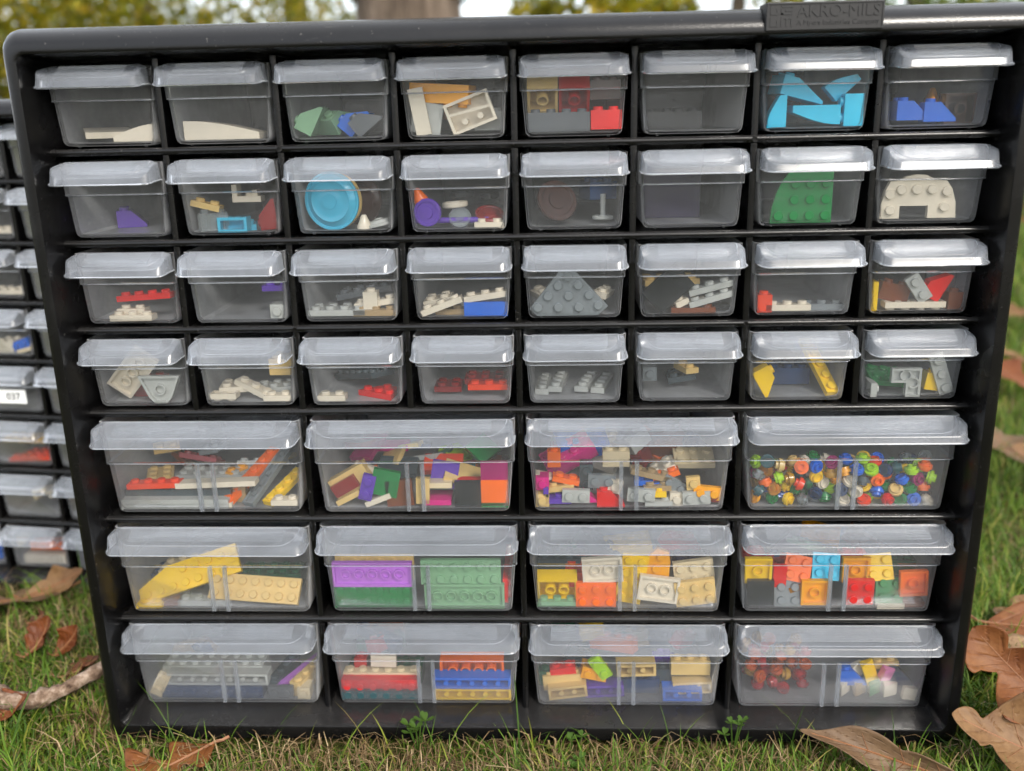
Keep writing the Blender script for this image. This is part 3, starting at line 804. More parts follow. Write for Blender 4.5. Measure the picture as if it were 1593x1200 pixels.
PIECES = """
r1c1 tile 3 3 U white -17.5 9.8 3 0 28 6 flat white wedge plate lying at the left
r1c1 curve 3 2 U white 11.5 9 3 0 195 0 white curved slope lying at the right
r1c2 curve 5 2 U white -1.8 10 4 0 0 0 long white curved slope
r1c3 slope 2 2 U sandgreen -20.5 15.1 3 62 0 0 sand green slope tipped on its point
r1c3 slope 2 2 U sandgreen -7 14.8 6 38 60 0 sand green slope brick showing a stud
r1c3 slope 2 2 U blue 6.3 13.8 9 50 0 0 blue slope brick tipped up
r1c3 slope 2 2 U dkgray 13.4 12.4 4 38 0 0 grey slope leaning beside a blue slope
r1c4 brick 4 2 D blorange -8.3 25.8 3 -4 -10 0 light orange brick lying on top
r1c4 brick 4 2 U brown -4.2 17.3 16 -6 0 0 orange brown brick in the middle of the pile
r1c4 tile 3 1 F white -22.9 13.9 3 -80 0 0 white tile standing on end at the left
r1c4 tile 2 2 F ltgray -15.7 11.7 7 80 0 0 pale grey panel standing on end
r1c4 frame 3 2 B white 7.6 12.2 2 20 0 0 white hollow piece showing its underside and two pegs
r1c4 brick 2 1 U ltgray 18.9 11.6 12 0 0 0 pale grey brick standing at the right
r1c5 brick 2 2 B tan -16 23.9 2 0 0 38 tan brick showing its underside tube
r1c5 brick 2 2 B red 0.4 23.6 2 0 0 38 dark red brick showing its underside tube
r1c5 brick 4 2 U dkgray -7.7 10.3 1.5 0 0 0 dark grey four stud brick under the tan one
r1c5 brick 2 2 U brightred 17.7 11 1.5 0 0 0 bright red brick with studs up
r1c5 brick 2 2 U dkbrown 18.2 25.9 12 0 0 0 dark brown brick above the red one
r1c6 brick 2 1 U black -15.7 8.4 14 0 0 0 black brick in the dark at the left
r1c6 brick 2 2 U black -1.1 8.7 18 0 0 0 black brick in the dark at the centre
r1c7 curve 2 1 U azure -18.8 13 2 90 0 0 azure curved slope standing upright at the left
r1c7 slope 3 2 U azure -5.8 23.6 6 -14 12 0 large azure slope lying on top
r1c7 curve 2 1 U azure 16.1 26.2 9 42 0 0 azure slope leaning against the back
r1c7 curve 3 2 D azure 1.5 11 3 0 180 0 azure curved slope lying upside down
r1c7 brick 2 1 U azure 21.5 13.1 2 90 0 0 smooth azure brick standing at the right
r1c8 slope 2 2 U blue -10.9 12.1 4 0 0 0 blue slope brick at the left
r1c8 slope 2 1 U blue 2.3 11.2 3 0 0 0 blue slope seen from its side
r1c8 brick 2 2 B dkbrown 22.2 12.1 14 0 0 0 dark brown brick at the right
r1c8 cone 1 1 U gold 6.1 19.3 22 0 0 0 small gold cone behind the blue slopes
r2c1 slope 2 2 U purple -12.2 8.1 34 0 20 0 purple slope lying at the right
r2c2 plate 2 1 U tan -18.8 18.3 8 -14 0 0 tan hinge plate resting on a clear brick
r2c2 brick 2 2 U clear -21.3 9.9 3 0 20 0 clear glassy brick at the left
r2c2 frame 2 1 B trblue -0.9 7.7 3 0 0 0 light blue see-through window frame
r2c2 slope 2 1 U dkred 18.5 13.5 4 96 0 0 dark red slope standing at the right
r2c2 clip 2 1 U white 1.6 23.5 24 0 0 0 white bracket at the back
r2c2 plate 2 2 U trblue -0.1 4 8 0 15 0 see-through blue plate lying flat
r2c3 dish 15.5 4 F trblue -7.8 19.2 2 0 -12 0 big see-through blue dish facing the front
r2c3 dish 15 4 F tan -7.1 17.7 10 0 -16 0 cream dish behind the blue dish
r2c3 dish 8 4 U ltgray 19.4 7.7 3 12 0 0 grey dish with a stud lying at the right
r2c3 cone 1 1 U white 9.1 6.6 3 0 0 0 small white cone between the dishes
r2c3 dish 14 4 F dkbrown 2.6 15.8 24 0 -20 0 dark brown dish at the back
r2c4 disc 7.5 3 F purple -18.5 13.1 2 0 -10 0 purple round tile facing the front
r2c4 cone 1 1 U orange -23 22 4 20 0 0 small orange horn above the purple tile
r2c4 disc 7 3 U white -3.2 16.2 8 4 0 0 white round plate on top
r2c4 disc 8 3 U dkred 15.7 10.7 4 -6 0 25 dark red ribbed round plate
r2c4 plate 2 1 U white 16 5.5 2 0 0 0 white plate lying under the red round
r2c4 disc 6 2 F clear -0.1 8.9 4 40 0 -30 clear disc leaning at the centre
r2c4 bar 5 1 U purple -9 8.5 6 0 0 0 purple bar
r2c4 disc 7 3 U black -0.2 21 16 0 0 0 black round plate at the back
r2c4 disc 6 3 U black 14.4 19.1 20 10 0 0 second black round plate behind the dark red one
r2c5 disc 11.5 3 F dkbrown -9.1 17 9 -25 25 -25 dark brown round plate leaning at the left
r2c5 brick 2 2 U navy 13.8 21.5 20 0 20 0 navy brick at the back
r2c5 disc 6 2 U ltgray 16.2 7.2 16 0 0 0 pale grey round base
r2c5 bar 1.6 1 V ltgray 16.2 13.4 21 0 0 0 thin pale grey antenna standing upright
r2c6 tile 4 4 F dkpurple -5.6 12.9 38 0 0 0 dark purple panel standing upright
r2c7 quarter 4 4 F green -3.7 18 2 0 0 0 green quarter round plate with studs facing front
r2c8 arch 6 4 F white -4.6 16.9 2 0 0 0 cream round cornered plate with a square notch
r3c1 plate 4 1 U brightred 3.7 16.4 8 4 -4 0 red plate resting at an angle
r3c1 plate 3 1 U white -2 6.1 2 0 0 0 white plate showing its side at the bottom
r3c1 plate 2 1 U white -4.2 8.6 8 0 0 0 white plate lying behind another
r3c2 plate 2 1 U purple 16.4 19.6 14 0 0 0 small purple plate
r3c2 brick 1 1 F ltgray 19.4 8.7 3 0 0 0 pale grey cube at the right
r3c3 plate 4 2 U ltgray -10.8 7.5 2 0 0 0 pale grey plate lying flat
r3c3 plate 3 1 U dktan 13.8 7.2 2 0 0 0 dark tan plate at the lower right
r3c3 plate 3 1 U white 14.8 11.8 6 8 0 0 white plate stacked on the tan one
r3c3 brick 1 1 U white 10.2 13.7 4 0 0 0 white single stud brick
r3c3 plate 4 2 U dkgray 3.7 15.2 20 10 0 0 grey plate sloping at the back
r3c4 plate 3 1 U white -11.6 9.1 3 20 0 0 white plate tilted at the left
r3c4 plate 3 1 U white 14.1 15 4 8 0 0 white plate resting on the blue one
r3c4 tile 3 1 F blue 15.5 8.1 3 0 0 0 blue brick at the right
r3c4 plate 3 1 U dktan -3.7 6.1 8 0 0 0 dark tan plate lying between
r3c4 plate 2 2 U white -14.8 10.9 12 10 0 0 white plate behind the tilted one
r3c5 tri 5 5 F gray -3.3 15.9 2 0 0 0 dark grey triangular plate with studs facing front
r3c5 plate 1 2 U white -21 14.4 8 14 20 0 cream plate peeking out at the left
r3c5 plate 1 2 U white 16.5 14.2 8 -14 -20 0 cream plate peeking out at the right
r3c6 tile 3 2 F black -12.1 13.6 3 42 0 0 black flat piece leaning at the left
r3c6 plate 3 1 U ltgray 13.8 17.9 4 14 0 0 pale grey upper plate tilted at the right
r3c6 plate 3 1 U ltgray 15.3 12 3 16 0 0 pale grey lower plate tilted at the right
r3c6 plate 1 1 U white -3.6 9.9 3 20 20 0 cream single stud plate
r3c6 plate 3 1 U brown 3.3 5.4 3 0 0 0 rusty brown plate on the floor
r3c6 tile 4 1 U black 17.4 3.5 8 0 0 0 black tile on the floor
r3c6 plate 4 2 U tan -6.6 17.5 24 0 10 0 tan plate at the back
r3c7 brick 1 1 U redorange -19.6 7.4 3 0 0 0 rusty orange brick at the left
r3c7 plate 3 1 U white -6.8 6.9 3 0 0 0 white plate lying beside the orange brick
r3c7 plate 3 1 U gray 18.1 5.5 8 0 0 0 grey plate lying at the right
r3c8 tile 2 2 R yellow -22.5 10.8 3 0 0 0 yellow tile standing against the left side
r3c8 plate 4 1 D white -1 7.6 2 0 0 0 white plate lying studs down
r3c8 slope 2 1 U brightred 10.6 17.9 4 62 0 0 bright red slope leaning
r3c8 plate 2 1 F ltgray 0.3 16.6 3 -55 0 0 pale grey tile leaning on the red slope
r3c8 brick 2 1 U brown -10.4 13.3 8 -14 0 0 brown brick at the left
r3c8 brick 1 1 U brown 22.8 7.9 4 0 0 0 brown brick at the right
r3c8 plate 2 2 F dkgray 24.4 15.7 14 0 0 0 grey plate standing at the back
r4c1 tile 4 2 B white -17 11 3 48 0 15 white tile leaning on its side
r4c1 wedge 3 2 B ltgray 9.1 12.3 2 0 0 0 pale grey wing plate showing its underside
r4c1 brick 2 2 U dkred -5 8.8 16 0 0 0 dark red brick at the back
r4c2 plate 2 1 D white -19.9 6.8 3 0 0 0 white plate lying studs down at the left
r4c2 plate 2 2 U white -13.6 9.8 8 0 10 0 white plate on top of the pile
r4c2 plate 3 1 U white -0 7.8 4 -20 -20 0 white plate sliding down the pile
r4c2 plate 2 1 U white 14.7 6.4 3 0 0 0 white two stud plate at the right
r4c2 plate 3 2 U ltgray 9.1 7.9 14 5 0 0 pale grey plate behind the white ones
r4c2 brick 2 2 U tan 13.1 19.2 24 0 0 0 tan brown brick at the back
r4c3 plate 2 1 U white -15.3 5 3 0 0 0 white two stud plate at the left
r4c3 wedge 3 2 U brightred 12.2 3.6 3 0 -30 0 bright red wedge plate at the right
r4c3 plate 6 2 U slate -6.6 6.3 14 12 -50 0 dark slate plate behind
r4c4 plate 2 2 U dkred -11.2 7.6 14 0 0 0 dark red plate lying at the back
r4c4 plate 3 1 U redorange 14.5 10.3 8 0 0 0 rusty orange plate at the right
r4c4 plate 3 2 U dkred 9.8 10.4 20 0 0 0 red plate behind the orange one
r4c5 plate 1 4 U ltgray -17.4 6.1 12 0 -4 0 grey plate seen end on, leftmost of four
r4c5 plate 1 4 U ltgray -8.8 7.5 12 0 -8 0 grey plate seen end on, second of four
r4c5 plate 1 4 U ltgray 7.7 7.3 12 0 -14 0 grey plate seen end on, third of four
r4c5 plate 1 4 U ltgray 17.4 6.4 12 0 -14 0 grey plate seen end on, rightmost of four
r4c6 brick 1 1 F gray -18.2 15 14 0 0 0 grey block at the left
r4c6 plate 1 2 U tan 3.6 15.7 18 0 20 0 tan plate lying at the centre
r4c6 plate 2 2 U slate 0.8 10.2 22 10 0 0 dark slate plate under the tan one
r4c7 slope 2 1 U yellow -20 11.2 2 -60 0 0 yellow slope tipped on its end
r4c7 plate 1 5 U yellow 17.2 8.2 3 0 16 36 yellow long plate sloping down to the front
r4c7 brick 3 2 U navy 1.4 10 26 0 0 0 navy brick at the back
r4c8 plate 1 2 R ltgray -19 7.2 2 0 0 0 grey tile standing against the left side
r4c8 plate 3 2 U green -7.7 11.5 9 -10 10 20 green plate with studs lying at the left
r4c8 ell 2 2 B ltgray -2 12.2 2 0 0 0 grey corner plate showing its underside
r4c8 brick 1 1 U yellow 13.6 12 5 -8 0 0 small yellow brick at the centre
r4c8 plate 3 1 F ltgray 23.5 13.5 3 -70 0 0 pale grey plate leaning at the right
r4c8 dish 6 4 F clear 16.1 8.6 10 0 0 0 clear dish behind the yellow brick
r5c1 tile 8 1 U ltgray -33.4 5.4 2 0 0 0 long grey plate at the bottom of a pair
r5c1 tile 8 1 U ltgray -33 8.7 2 0 0 0 long grey plate on top of another
r5c1 brick 8 1 U slate -31.5 9.4 8 0 0 0 dark slate long brick behind the grey plates
r5c1 plate 4 1 U redorange -34.7 17.3 6 2 0 0 rusty orange plate at the left
r5c1 tile 6 1 U white 2.9 18.3 5 2 0 0 long cream plate lying across the middle
r5c1 plate 4 1 U tan -14.4 11.4 10 0 0 0 tan plate under the cream one
r5c1 brick 4 1 U dktan 2.2 8.4 12 0 0 0 dark tan brick at the centre
r5c1 plate 3 1 U white 0.3 5.6 3 0 0 0 white plate just behind the ribs
r5c1 plate 1 6 U orange 18.3 7.1 3 0 -30 26 orange long plate leaning diagonally
r5c1 plate 1 6 D gray 29.3 7.1 3 0 -22 28 grey long plate showing its hollow underside
r5c1 plate 1 4 U yellow 39.8 8.4 4 0 -28 20 yellow plate at the right
r5c1 plate 2 1 U white 43.9 7.9 2 0 0 0 white plate under the yellow one
r5c1 plate 2 3 U tan -47.1 13.2 20 0 20 0 tan plate near the back
r5c1 plate 6 2 U ltgray -5.3 14.6 26 0 0 0 pale grey wide plate at the back
r5c2 frame 3 2 F tan -43.9 13 8 30 0 0 tan open frame leaning at the left
r5c2 tile 2 1 F dkred -42.5 16.8 5 30 0 0 dark red plate leaning inside the tan frame
r5c2 plate 2 1 F purple -28.9 16.8 3 75 0 0 purple plate standing on end
r5c2 tile 2 2 F green -18.4 19.1 4 78 0 0 green tile leaning beside the purple plate
r5c2 tile 2 1 U white -23.1 6.4 3 22 0 0 white tile tilted on the floor
r5c2 tile 2 2 F brown -10.4 12.2 4 4 0 0 brown tile standing by the ribs
r5c2 tile 2 1 U tan -40.8 5.2 5 28 0 0 tan tile tilted on the floor
r5c2 tile 2 1 F tan 3.4 14.6 3 88 0 0 tan tile standing right of the ribs
r5c2 tile 2 1 U cream 12.5 17.6 4 0 0 0 cream tile lying on the magenta one
r5c2 tile 2 2 U magenta 11.7 7.4 3 0 0 0 magenta tile with a glint
r5c2 tile 2 2 F black 29.8 10.8 3 0 0 0 black tile facing the front
r5c2 tile 2 1 U brightred 31.2 18.3 5 0 0 0 red tile lying on the black one
r5c2 tile 2 2 F orange 46.8 13.6 2 0 0 0 bright orange tile facing the front
r5c2 tile 2 2 F plum 47 23.9 3 0 0 0 plum tile above the orange one
r5c2 tile 2 1 U green 46.4 4.9 2 0 0 0 green tile under the orange one
r5c2 tile 3 2 U tan 26.4 19.4 8 -22 0 20 tan tile sloping near the top
r5c2 tile 2 2 F purple 15.4 21 12 -10 0 0 purple tile standing behind
r5c2 tile 2 2 F white -32.3 18.8 14 -20 0 0 white tile standing behind
r5c2 tile 2 2 U orange -36.4 12.9 22 10 0 20 orange tile in the back left
r5c2 tile 3 2 U slate -15.4 18 26 -4 0 20 dark slate tile in the back
r5c2 tile 3 2 U redorange 12.3 19.7 26 0 0 20 rusty tile in the back
r5c2 tile 2 2 U brown 39.8 18.6 26 0 0 20 brown tile in the back right
r5c3 brick 1 1 F tan -50.8 8.5 3 0 0 0 tan block in the lower left corner
r5c3 clip 2 1 U purple -40.7 11.2 3 0 0 0 purple bracket at the lower left
r5c3 plate 1 2 F ltgray -30 11.4 2 88 0 0 pale grey plate standing on end
r5c3 slope 1 1 U magenta -21.7 10.3 3 0 0 0 magenta bracket
r5c3 slope 2 1 U brightred -9.9 8.7 2 0 0 0 bright red slope
r5c3 plate 1 2 F gray -15 18.8 6 88 0 0 grey plate standing above the magenta piece
r5c3 plate 1 1 F white -7.3 16 5 -15 0 0 white clip piece beside the grey plate
r5c3 plate 2 1 U orange -35.7 18.4 8 -12 0 0 orange plate at the left
r5c3 brick 1 1 F magenta -50.7 17.7 6 0 0 0 magenta block above the tan one
r5c3 plate 2 1 U tan -38.8 14 7 6 0 0 tan plate above the purple bracket
r5c3 slope 1 1 U white -48.5 20.5 10 20 0 0 white hinge near the top left
r5c3 brick 2 1 U cream -5.8 26.5 22 0 0 0 cream brick at the back
r5c3 brick 1 1 U orange -42.4 26.4 22 0 0 0 orange brick at the back left
r5c3 brick 1 2 F slate -23.7 19.2 10 0 0 0 dark slate block at the centre
r5c3 plate 1 2 F ltgray 7.4 11.2 3 85 0 0 grey clip plate just right of the ribs
r5c3 plate 2 1 U ltgray 17.7 6.1 3 0 0 0 pale grey plate on the floor
r5c3 plate 1 1 U yellow 18.1 11.3 4 0 0 0 small yellow plate
r5c3 plate 2 1 U dktan 17.1 14.1 6 3 0 0 dark tan plate above the yellow one
r5c3 brick 1 1 F white 27.9 6.9 4 0 0 0 white block at the centre right
r5c3 plate 2 1 F ltgray 38.9 9.9 2 3 0 0 grey plate with one stud facing front
r5c3 plate 1 1 F tan 37.1 18.2 4 5 0 0 tan plate with a stud standing on the grey one
r5c3 plate 1 2 F dkred 48.3 11 4 85 0 0 dark red plate standing on end
r5c3 plate 1 2 F blorange 51.4 12.6 3 84 0 0 light orange plate standing at the right
r5c3 plate 3 1 U blue 16 16.1 10 0 0 0 blue plate near the centre
r5c3 plate 2 2 U white 21.2 21 14 30 0 0 white plate leaning
r5c3 plate 2 1 U orange 22.6 20.1 10 20 0 0 orange plate behind the white one
r5c3 plate 3 1 U dktan 13.5 21.3 8 -14 0 0 brown tan plate beside the ribs
r5c3 plate 1 2 F gray 27.4 15 8 60 0 0 dark grey plate leaning at the centre right
r5c3 plate 3 2 U cream 41.7 22.8 26 0 0 20 cream plate at the back right
r6c1 wingr 7 3 F yellow -26.4 14.6 3 19 0 -35 long yellow wing plate with two rows of studs
r6c1 plate 7 2 F tan 18.4 11.4 3 -4 0 -40 tan plate with two rows of studs
r6c1 plate 2 1 U yellow -50.1 6 2 0 0 0 small yellow plate under the wing plate
r6c1 plate 2 2 U brown -34.7 3.9 5 0 0 0 brown plate on the floor
r6c1 plate 4 1 U ltgray -12.8 5.7 5 0 0 0 pale grey plate on the floor at the centre
r6c1 brick 5 2 U dkgreen 23.7 12.2 22 0 0 0 dark green brick at the back
r6c1 plate 6 2 U cream -23.4 21.5 24 12 0 0 cream plate at the back
r6c1 brick 4 2 U navy -50.5 10.1 26 0 0 0 navy brick at the back left
r6c2 plate 6 2 B lavender -30.3 26.7 2 0 0 0 lavender plate showing its underside tubes
r6c2 plate 6 2 F green -30.4 10.3 3 0 0 0 green plate with studs under the lavender plate
r6c2 plate 6 2 F sandgreen 23.5 27.3 4 0 0 0 sand green plate with studs facing front
r6c2 plate 6 2 B sandgreen 25.4 12.2 2 0 0 0 sand green plate showing its underside tubes
r6c2 plate 2 6 R brightred 49.9 14.2 6 0 0 0 bright red plate standing against the right side
r6c2 plate 6 2 F tan -30.4 26.9 9 0 0 0 tan plate behind the lavender one
r6c3 brick 3 2 B yellow -43.9 16.2 3 0 0 15 yellow brick showing two underside tubes
r6c3 plate 3 1 U sandgreen -43.2 6.9 3 0 0 0 sand green plate under the yellow brick
r6c3 plate 3 2 F orange -18.3 13.5 2 0 0 0 bright orange plate with six studs facing front
r6c3 plate 3 2 B white -14.5 29 3 4 0 0 white plate showing its underside, above the orange one
r6c3 plate 3 2 B white 18.5 16.9 2 -8 0 0 white plate showing its underside, right of the ribs
r6c3 plate 3 2 F tan 43.2 14.2 3 8 0 0 tan plate with six studs facing front
r6c3 wedge 3 3 F blorange 17.3 28.1 8 -20 0 0 light orange plate leaning behind
r6c3 plate 4 2 F yellow 3 15.9 7 80 0 0 yellow plate standing behind the ribs
r6c3 plate 3 2 F cream 44.2 23.3 9 8 0 0 cream plate behind the tan one
r6c3 brick 2 2 U redorange -28.2 18.1 12 0 0 0 rusty orange brick behind
r6c3 brick 3 2 U dkpurple 43.3 20.3 22 0 0 0 dark purple brick at the back
r6c3 brick 4 2 U slate -39.8 21.2 24 0 0 0 dark slate brick at the back
r6c4 plate 2 2 B yellow -45.7 28 4 0 0 0 yellow square plate above the black tile
r6c4 tile 2 2 F black -44 14.8 2 0 0 0 black square tile facing front
r6c4 plate 2 2 F gray -27.2 8.9 3 0 0 -15 dark grey square plate with studs
r6c4 plate 2 2 F orange -21.5 27.1 5 -12 0 -20 orange square plate tilted at the top
r6c4 tile 2 1 F brightred -32.2 22.3 6 88 0 0 bright red tile standing on end
r6c4 plate 2 2 U gold -19 17.4 5 22 0 0 amber coloured plate tilted
r6c4 plate 2 2 B blorange -12.2 14.8 2 0 0 0 light orange square plate showing its underside tube
r6c4 plate 2 2 F azure -5.2 28.5 5 -5 0 -20 azure square plate near the top
r6c4 plate 2 2 F brightred 13.8 15.2 2 0 0 0 bright red square plate with four studs
r6c4 plate 2 2 F green 31.8 14.2 3 -4 0 -18 green square plate with studs
r6c4 tile 2 1 U white 32.2 5.5 2 0 0 0 white tile under the green plate
r6c4 plate 2 2 F yellow 25.8 27.5 6 6 0 -20 yellow square plate with studs near the top
r6c4 plate 2 2 B blorange 12.2 26.8 7 0 0 0 light orange square plate behind the red one
r6c4 plate 2 2 B orange 44.4 20.7 2 3 0 0 orange square plate showing its underside tube
r6c4 plate 2 2 U brown 50.5 3.9 4 0 0 0 brown plate under the orange one
r6c4 plate 4 2 U red -28.9 23.1 18 0 0 0 dark red plate at the back left
r6c4 brick 2 2 U brightred 16 24.1 16 0 0 0 red brick at the back
r6c4 brick 3 2 U dkgreen 54.3 20 24 0 0 0 dark green brick at the back right
r7c1 plate 2 1 F cream -49.6 12.3 3 62 0 0 cream plate leaning at the left
r7c1 brick 8 1 B ltgray -9.6 16.7 4 0 0 0 long grey brick showing its underside
r7c1 brick 8 2 U ltgray -15.1 16.4 12 0 0 0 pale grey brick with studs at the back
r7c1 brick 8 1 F navy -13.4 4.8 3 0 0 0 navy long brick at the bottom
r7c1 brick 1 4 U slate 27 6 6 0 -12 0 dark slate brick end on
r7c1 plate 1 2 F dkgray 30 7.2 3 90 0 0 dark grey plate standing
r7c1 plate 1 6 R lavender 37.6 1.8 4 0 -25 0 lavender plate standing at an angle
r7c1 brick 1 4 U tan 47.2 6.1 4 0 -20 0 tan brick at the right
r7c1 brick 1 1 F cream 44.7 5.8 2 0 0 0 small cream block at the lower right
r7c2 brick 6 1 F brightred -30.4 14.3 2 0 0 0 red long brick with studs facing front
r7c2 brick 6 1 F teal -31.9 4.2 2 0 0 0 dark teal long brick at the bottom
r7c2 plate 6 1 U cream -33.2 17.8 8 0 0 0 cream plate with studs behind the red brick
r7c2 tile 1 2 F white -27.7 26.3 10 88 0 0 white tile standing at the top
r7c2 brick 6 1 B blue 27.8 16 2 0 0 0 blue long brick showing its underside
r7c2 brick 6 1 B yellow 27.9 5.9 2 0 0 0 yellow long brick showing its underside
r7c2 brick 5 2 B orange 27.3 19.5 10 0 0 0 orange brick at the back right
r7c2 brick 6 2 U dkgreen -34.1 10.2 18 0 0 0 dark green brick at the back left
r7c2 brick 1 1 U red -43.1 20.8 14 0 0 0 dark red brick near the top left
r7c3 brick 3 1 B tan -35.4 8.1 2 8 0 0 tan brick showing its underside, at the left
r7c3 brick 3 1 B purple -12.7 8.1 5 3 0 0 purple brick beside the ribs
r7c3 brick 2 1 F blorange -19 19.5 7 -12 0 0 light orange brick tilted near the top
r7c3 plate 2 1 F lime -15.3 25.1 5 -55 0 0 lime green plate leaning
r7c3 brick 2 1 U brightred -37.7 17.7 9 10 0 0 red brick behind the tan one
r7c3 brick 3 1 B tan 6.4 24.2 4 2 0 0 tan brick above the ribs
r7c3 brick 3 1 U tan 40 23 9 0 0 0 tan brick near the top right
r7c3 brick 3 1 B tan 41.2 10.9 6 3 0 0 tan brick behind the blue one
r7c3 brick 3 1 B blue 34.5 7.2 2 0 0 0 bright blue brick showing its underside
r7c3 brick 3 1 U navy 9.5 9.5 10 0 0 0 navy brick right of the ribs
r7c3 brick 2 1 U dkgreen -50.5 14.7 10 0 0 0 dark green brick at the left end
r7c3 brick 3 1 U tan -38.5 13.3 8 5 0 0 tan brick behind the front left one
r7c3 brick 4 1 U slate 35.8 13.9 14 0 0 0 dark slate brick at the back
r7c4 slope 1 1 F white 11.6 11.3 3 0 10 0 white slope at the left of a row
r7c4 slope 1 1 F dktan 21 10.7 4 0 0 0 taupe slope between white and green
r7c4 slope 1 1 F green 29.1 11.4 3 0 0 0 green slope in the row
r7c4 slope 1 1 F white 38.2 11 3 0 -10 0 white slope right of the green one
r7c4 tile 1 1 F white 48.7 10.1 2 -8 0 0 white square tile at the lower right
r7c4 slope 1 1 F pink 36.8 19.5 5 -20 0 0 pink slope above the row
r7c4 slope 1 2 F yellow 26.7 19.7 6 20 0 0 mustard slope above the row
r7c4 slope 2 1 U blue 16.2 17.6 7 0 0 0 blue slope above the row
r7c4 slope 1 1 F white 20.3 20.4 9 30 0 0 small white slope behind
r7c4 slope 2 1 U navy 52.2 15.8 10 0 0 0 navy slope at the right
r7c4 plate 2 1 U tan 37.5 22.2 14 10 0 0 tan plate at the back
"""
for ln in PIECES.strip().splitlines():
    t = ln.split()
    r, c = int(t[0][1]), int(t[0][3]); kind = t[1]
    nx, ny = float(t[2]), float(t[3]); o, col = t[4], t[5]
    u, v, w, roll, yaw, tilt = map(float, t[6:12]); desc = ' '.join(t[12:])
    if kind not in ('dish', 'disc', 'bar'): nx, ny = int(nx), int(ny)
    Rm = rm('Z', yaw) @ rm('X', tilt) @ rm('Y', -roll) @ BASE[o]
    x, z = cell_origin(r, c)
    parts = (o in 'FB' or abs(tilt) > 10) and kind in ('plate', 'brick', 'wedge', 'wingr', 'tri', 'quarter', 'arch', 'ell', 'frame') and w < 9
    co = piece_mesh(kind, nx, ny, col, parts)[3]
    M = in_drawer((x, 0, GZ + z), u, v, w, Rm, co, 24.6 if r <= 4 else 53.2)
    put_piece(kind, nx, ny, col, M, desc + ', ' + ORD[c-1] + ' drawer of ' + ROWN[r], 'loose toy pieces in ' + ORD[c-1] + ' drawer of ' + ROWN[r], parts)

def drop_pile(orig, xr, depth, n, cols, rad, place):
    """settle n equal balls of radius rad (mm) into the front of a drawer; place(k, x, y, z) builds each"""
    pos = []
    for k in range(n):
        best = None
        for _ in range(26):
            x = random.uniform(xr[0] + rad, xr[1] - rad); y = FW + 0.6 + rad + random.random() ** 1.6 * depth
            z = ZF + 1.4 + rad
            for (a, b, d) in pos:
                q = (x-a)**2 + (y-b)**2
                if q < 4*rad*rad: z = max(z, d + math.sqrt(4*rad*rad - q))
            sc_ = z + 0.10 * abs(x - 20) * 0 + random.random()
            if best is None or sc_ < best[0]: best = (sc_, x, y, z)
        pos.append(best[1:]); place(k, *best[1:])

# mixed round studs: fourth drawer of the upper wide row
RC = ['white', 'white', 'white', 'lime', 'lime', 'blue', 'blue', 'gold', 'tan', 'tan', 'orange', 'brightred', 'plum', 'green', 'slate', 'yellow', 'yellow', 'trred', 'teal', 'blue', 'redorange', 'clear', 'navy', 'green', 'trgreen', 'gray', 'blorange', 'tryellow']
CN = dict(white='white', lime='lime green', blue='blue', gold='gold', tan='tan', orange='orange', brightred='red', plum='dark plum', green='green', slate='dark slate', yellow='yellow', trred='see-through red',
          teal='teal', redorange='rusty orange', navy='navy', clear='clear', trgreen='see-through green', gray='grey', blorange='light orange', tryellow='see-through yellow', trorange='see-through orange')
x5, z5 = cell_origin(5, 4)
def place_round(k, x, y, z):
    col = random.choice(RC)
    Rm = Matrix.Rotation(random.uniform(0, 6.3), 3, 'Z') @ Matrix.Rotation(random.choice([0.1, 0.4, 1.2, 1.57, 1.57, 2.6]) + random.uniform(-.3, .3), 3, 'X')
    M = Matrix.Translation((x5 + x*MM, y*MM, GZ + z5 + z*MM)) @ Rm.to_4x4()
    side = 'left of' if x < -4 else ('right of' if x > 4 else 'behind')
    lev = 'lowest' if z < ZF + 9 else ('midway' if z < ZF + 17 else 'topmost')
    front = 'against the front' if y < FW + 7 else ('one row back' if y < FW + 13 else 'two rows back')
    put_piece('round', 1, 1, col, M, f'{CN[col]} round stud, {lev} {front}, {side} the ribs, round stud drawer', 'round studs in the wide drawer')
drop_pile(None, (-52.5, 52.5), 15.0, 132, RC, 3.45, place_round)

# see-through rounds: left half of the last drawer of the bottom row
x7, z7 = cell_origin(7, 4)
def place_tr(k, x, y, z):
    col = random.choice(['trred', 'trred', 'trred', 'tryellow', 'clear', 'trorange', 'tryellow'])
    Rm = Matrix.Rotation(random.uniform(0, 6.3), 3, 'Z') @ Matrix.Rotation(random.uniform(0, 2), 3, 'X')
    M = Matrix.Translation((x7 + x*MM, (y + 6)*MM, GZ + z7 + z*MM)) @ Rm.to_4x4()
    side = 'at far left' if x < -36 else ('at mid left' if x < -22 else 'near ribs')
    lev = 'low' if z < ZF + 9 else 'high up'
    front = 'in front' if y < FW + 9 else ('behind' if y < FW + 17 else 'far behind')
    put_piece('round', 1, 1, col, M, f'{CN[col]} round stud {lev} {front} {side}, last bottom drawer', 'see-through round studs in the bottom row')
drop_pile(None, (-50, -8), 24.0, 44, RC, 4.2, place_tr)

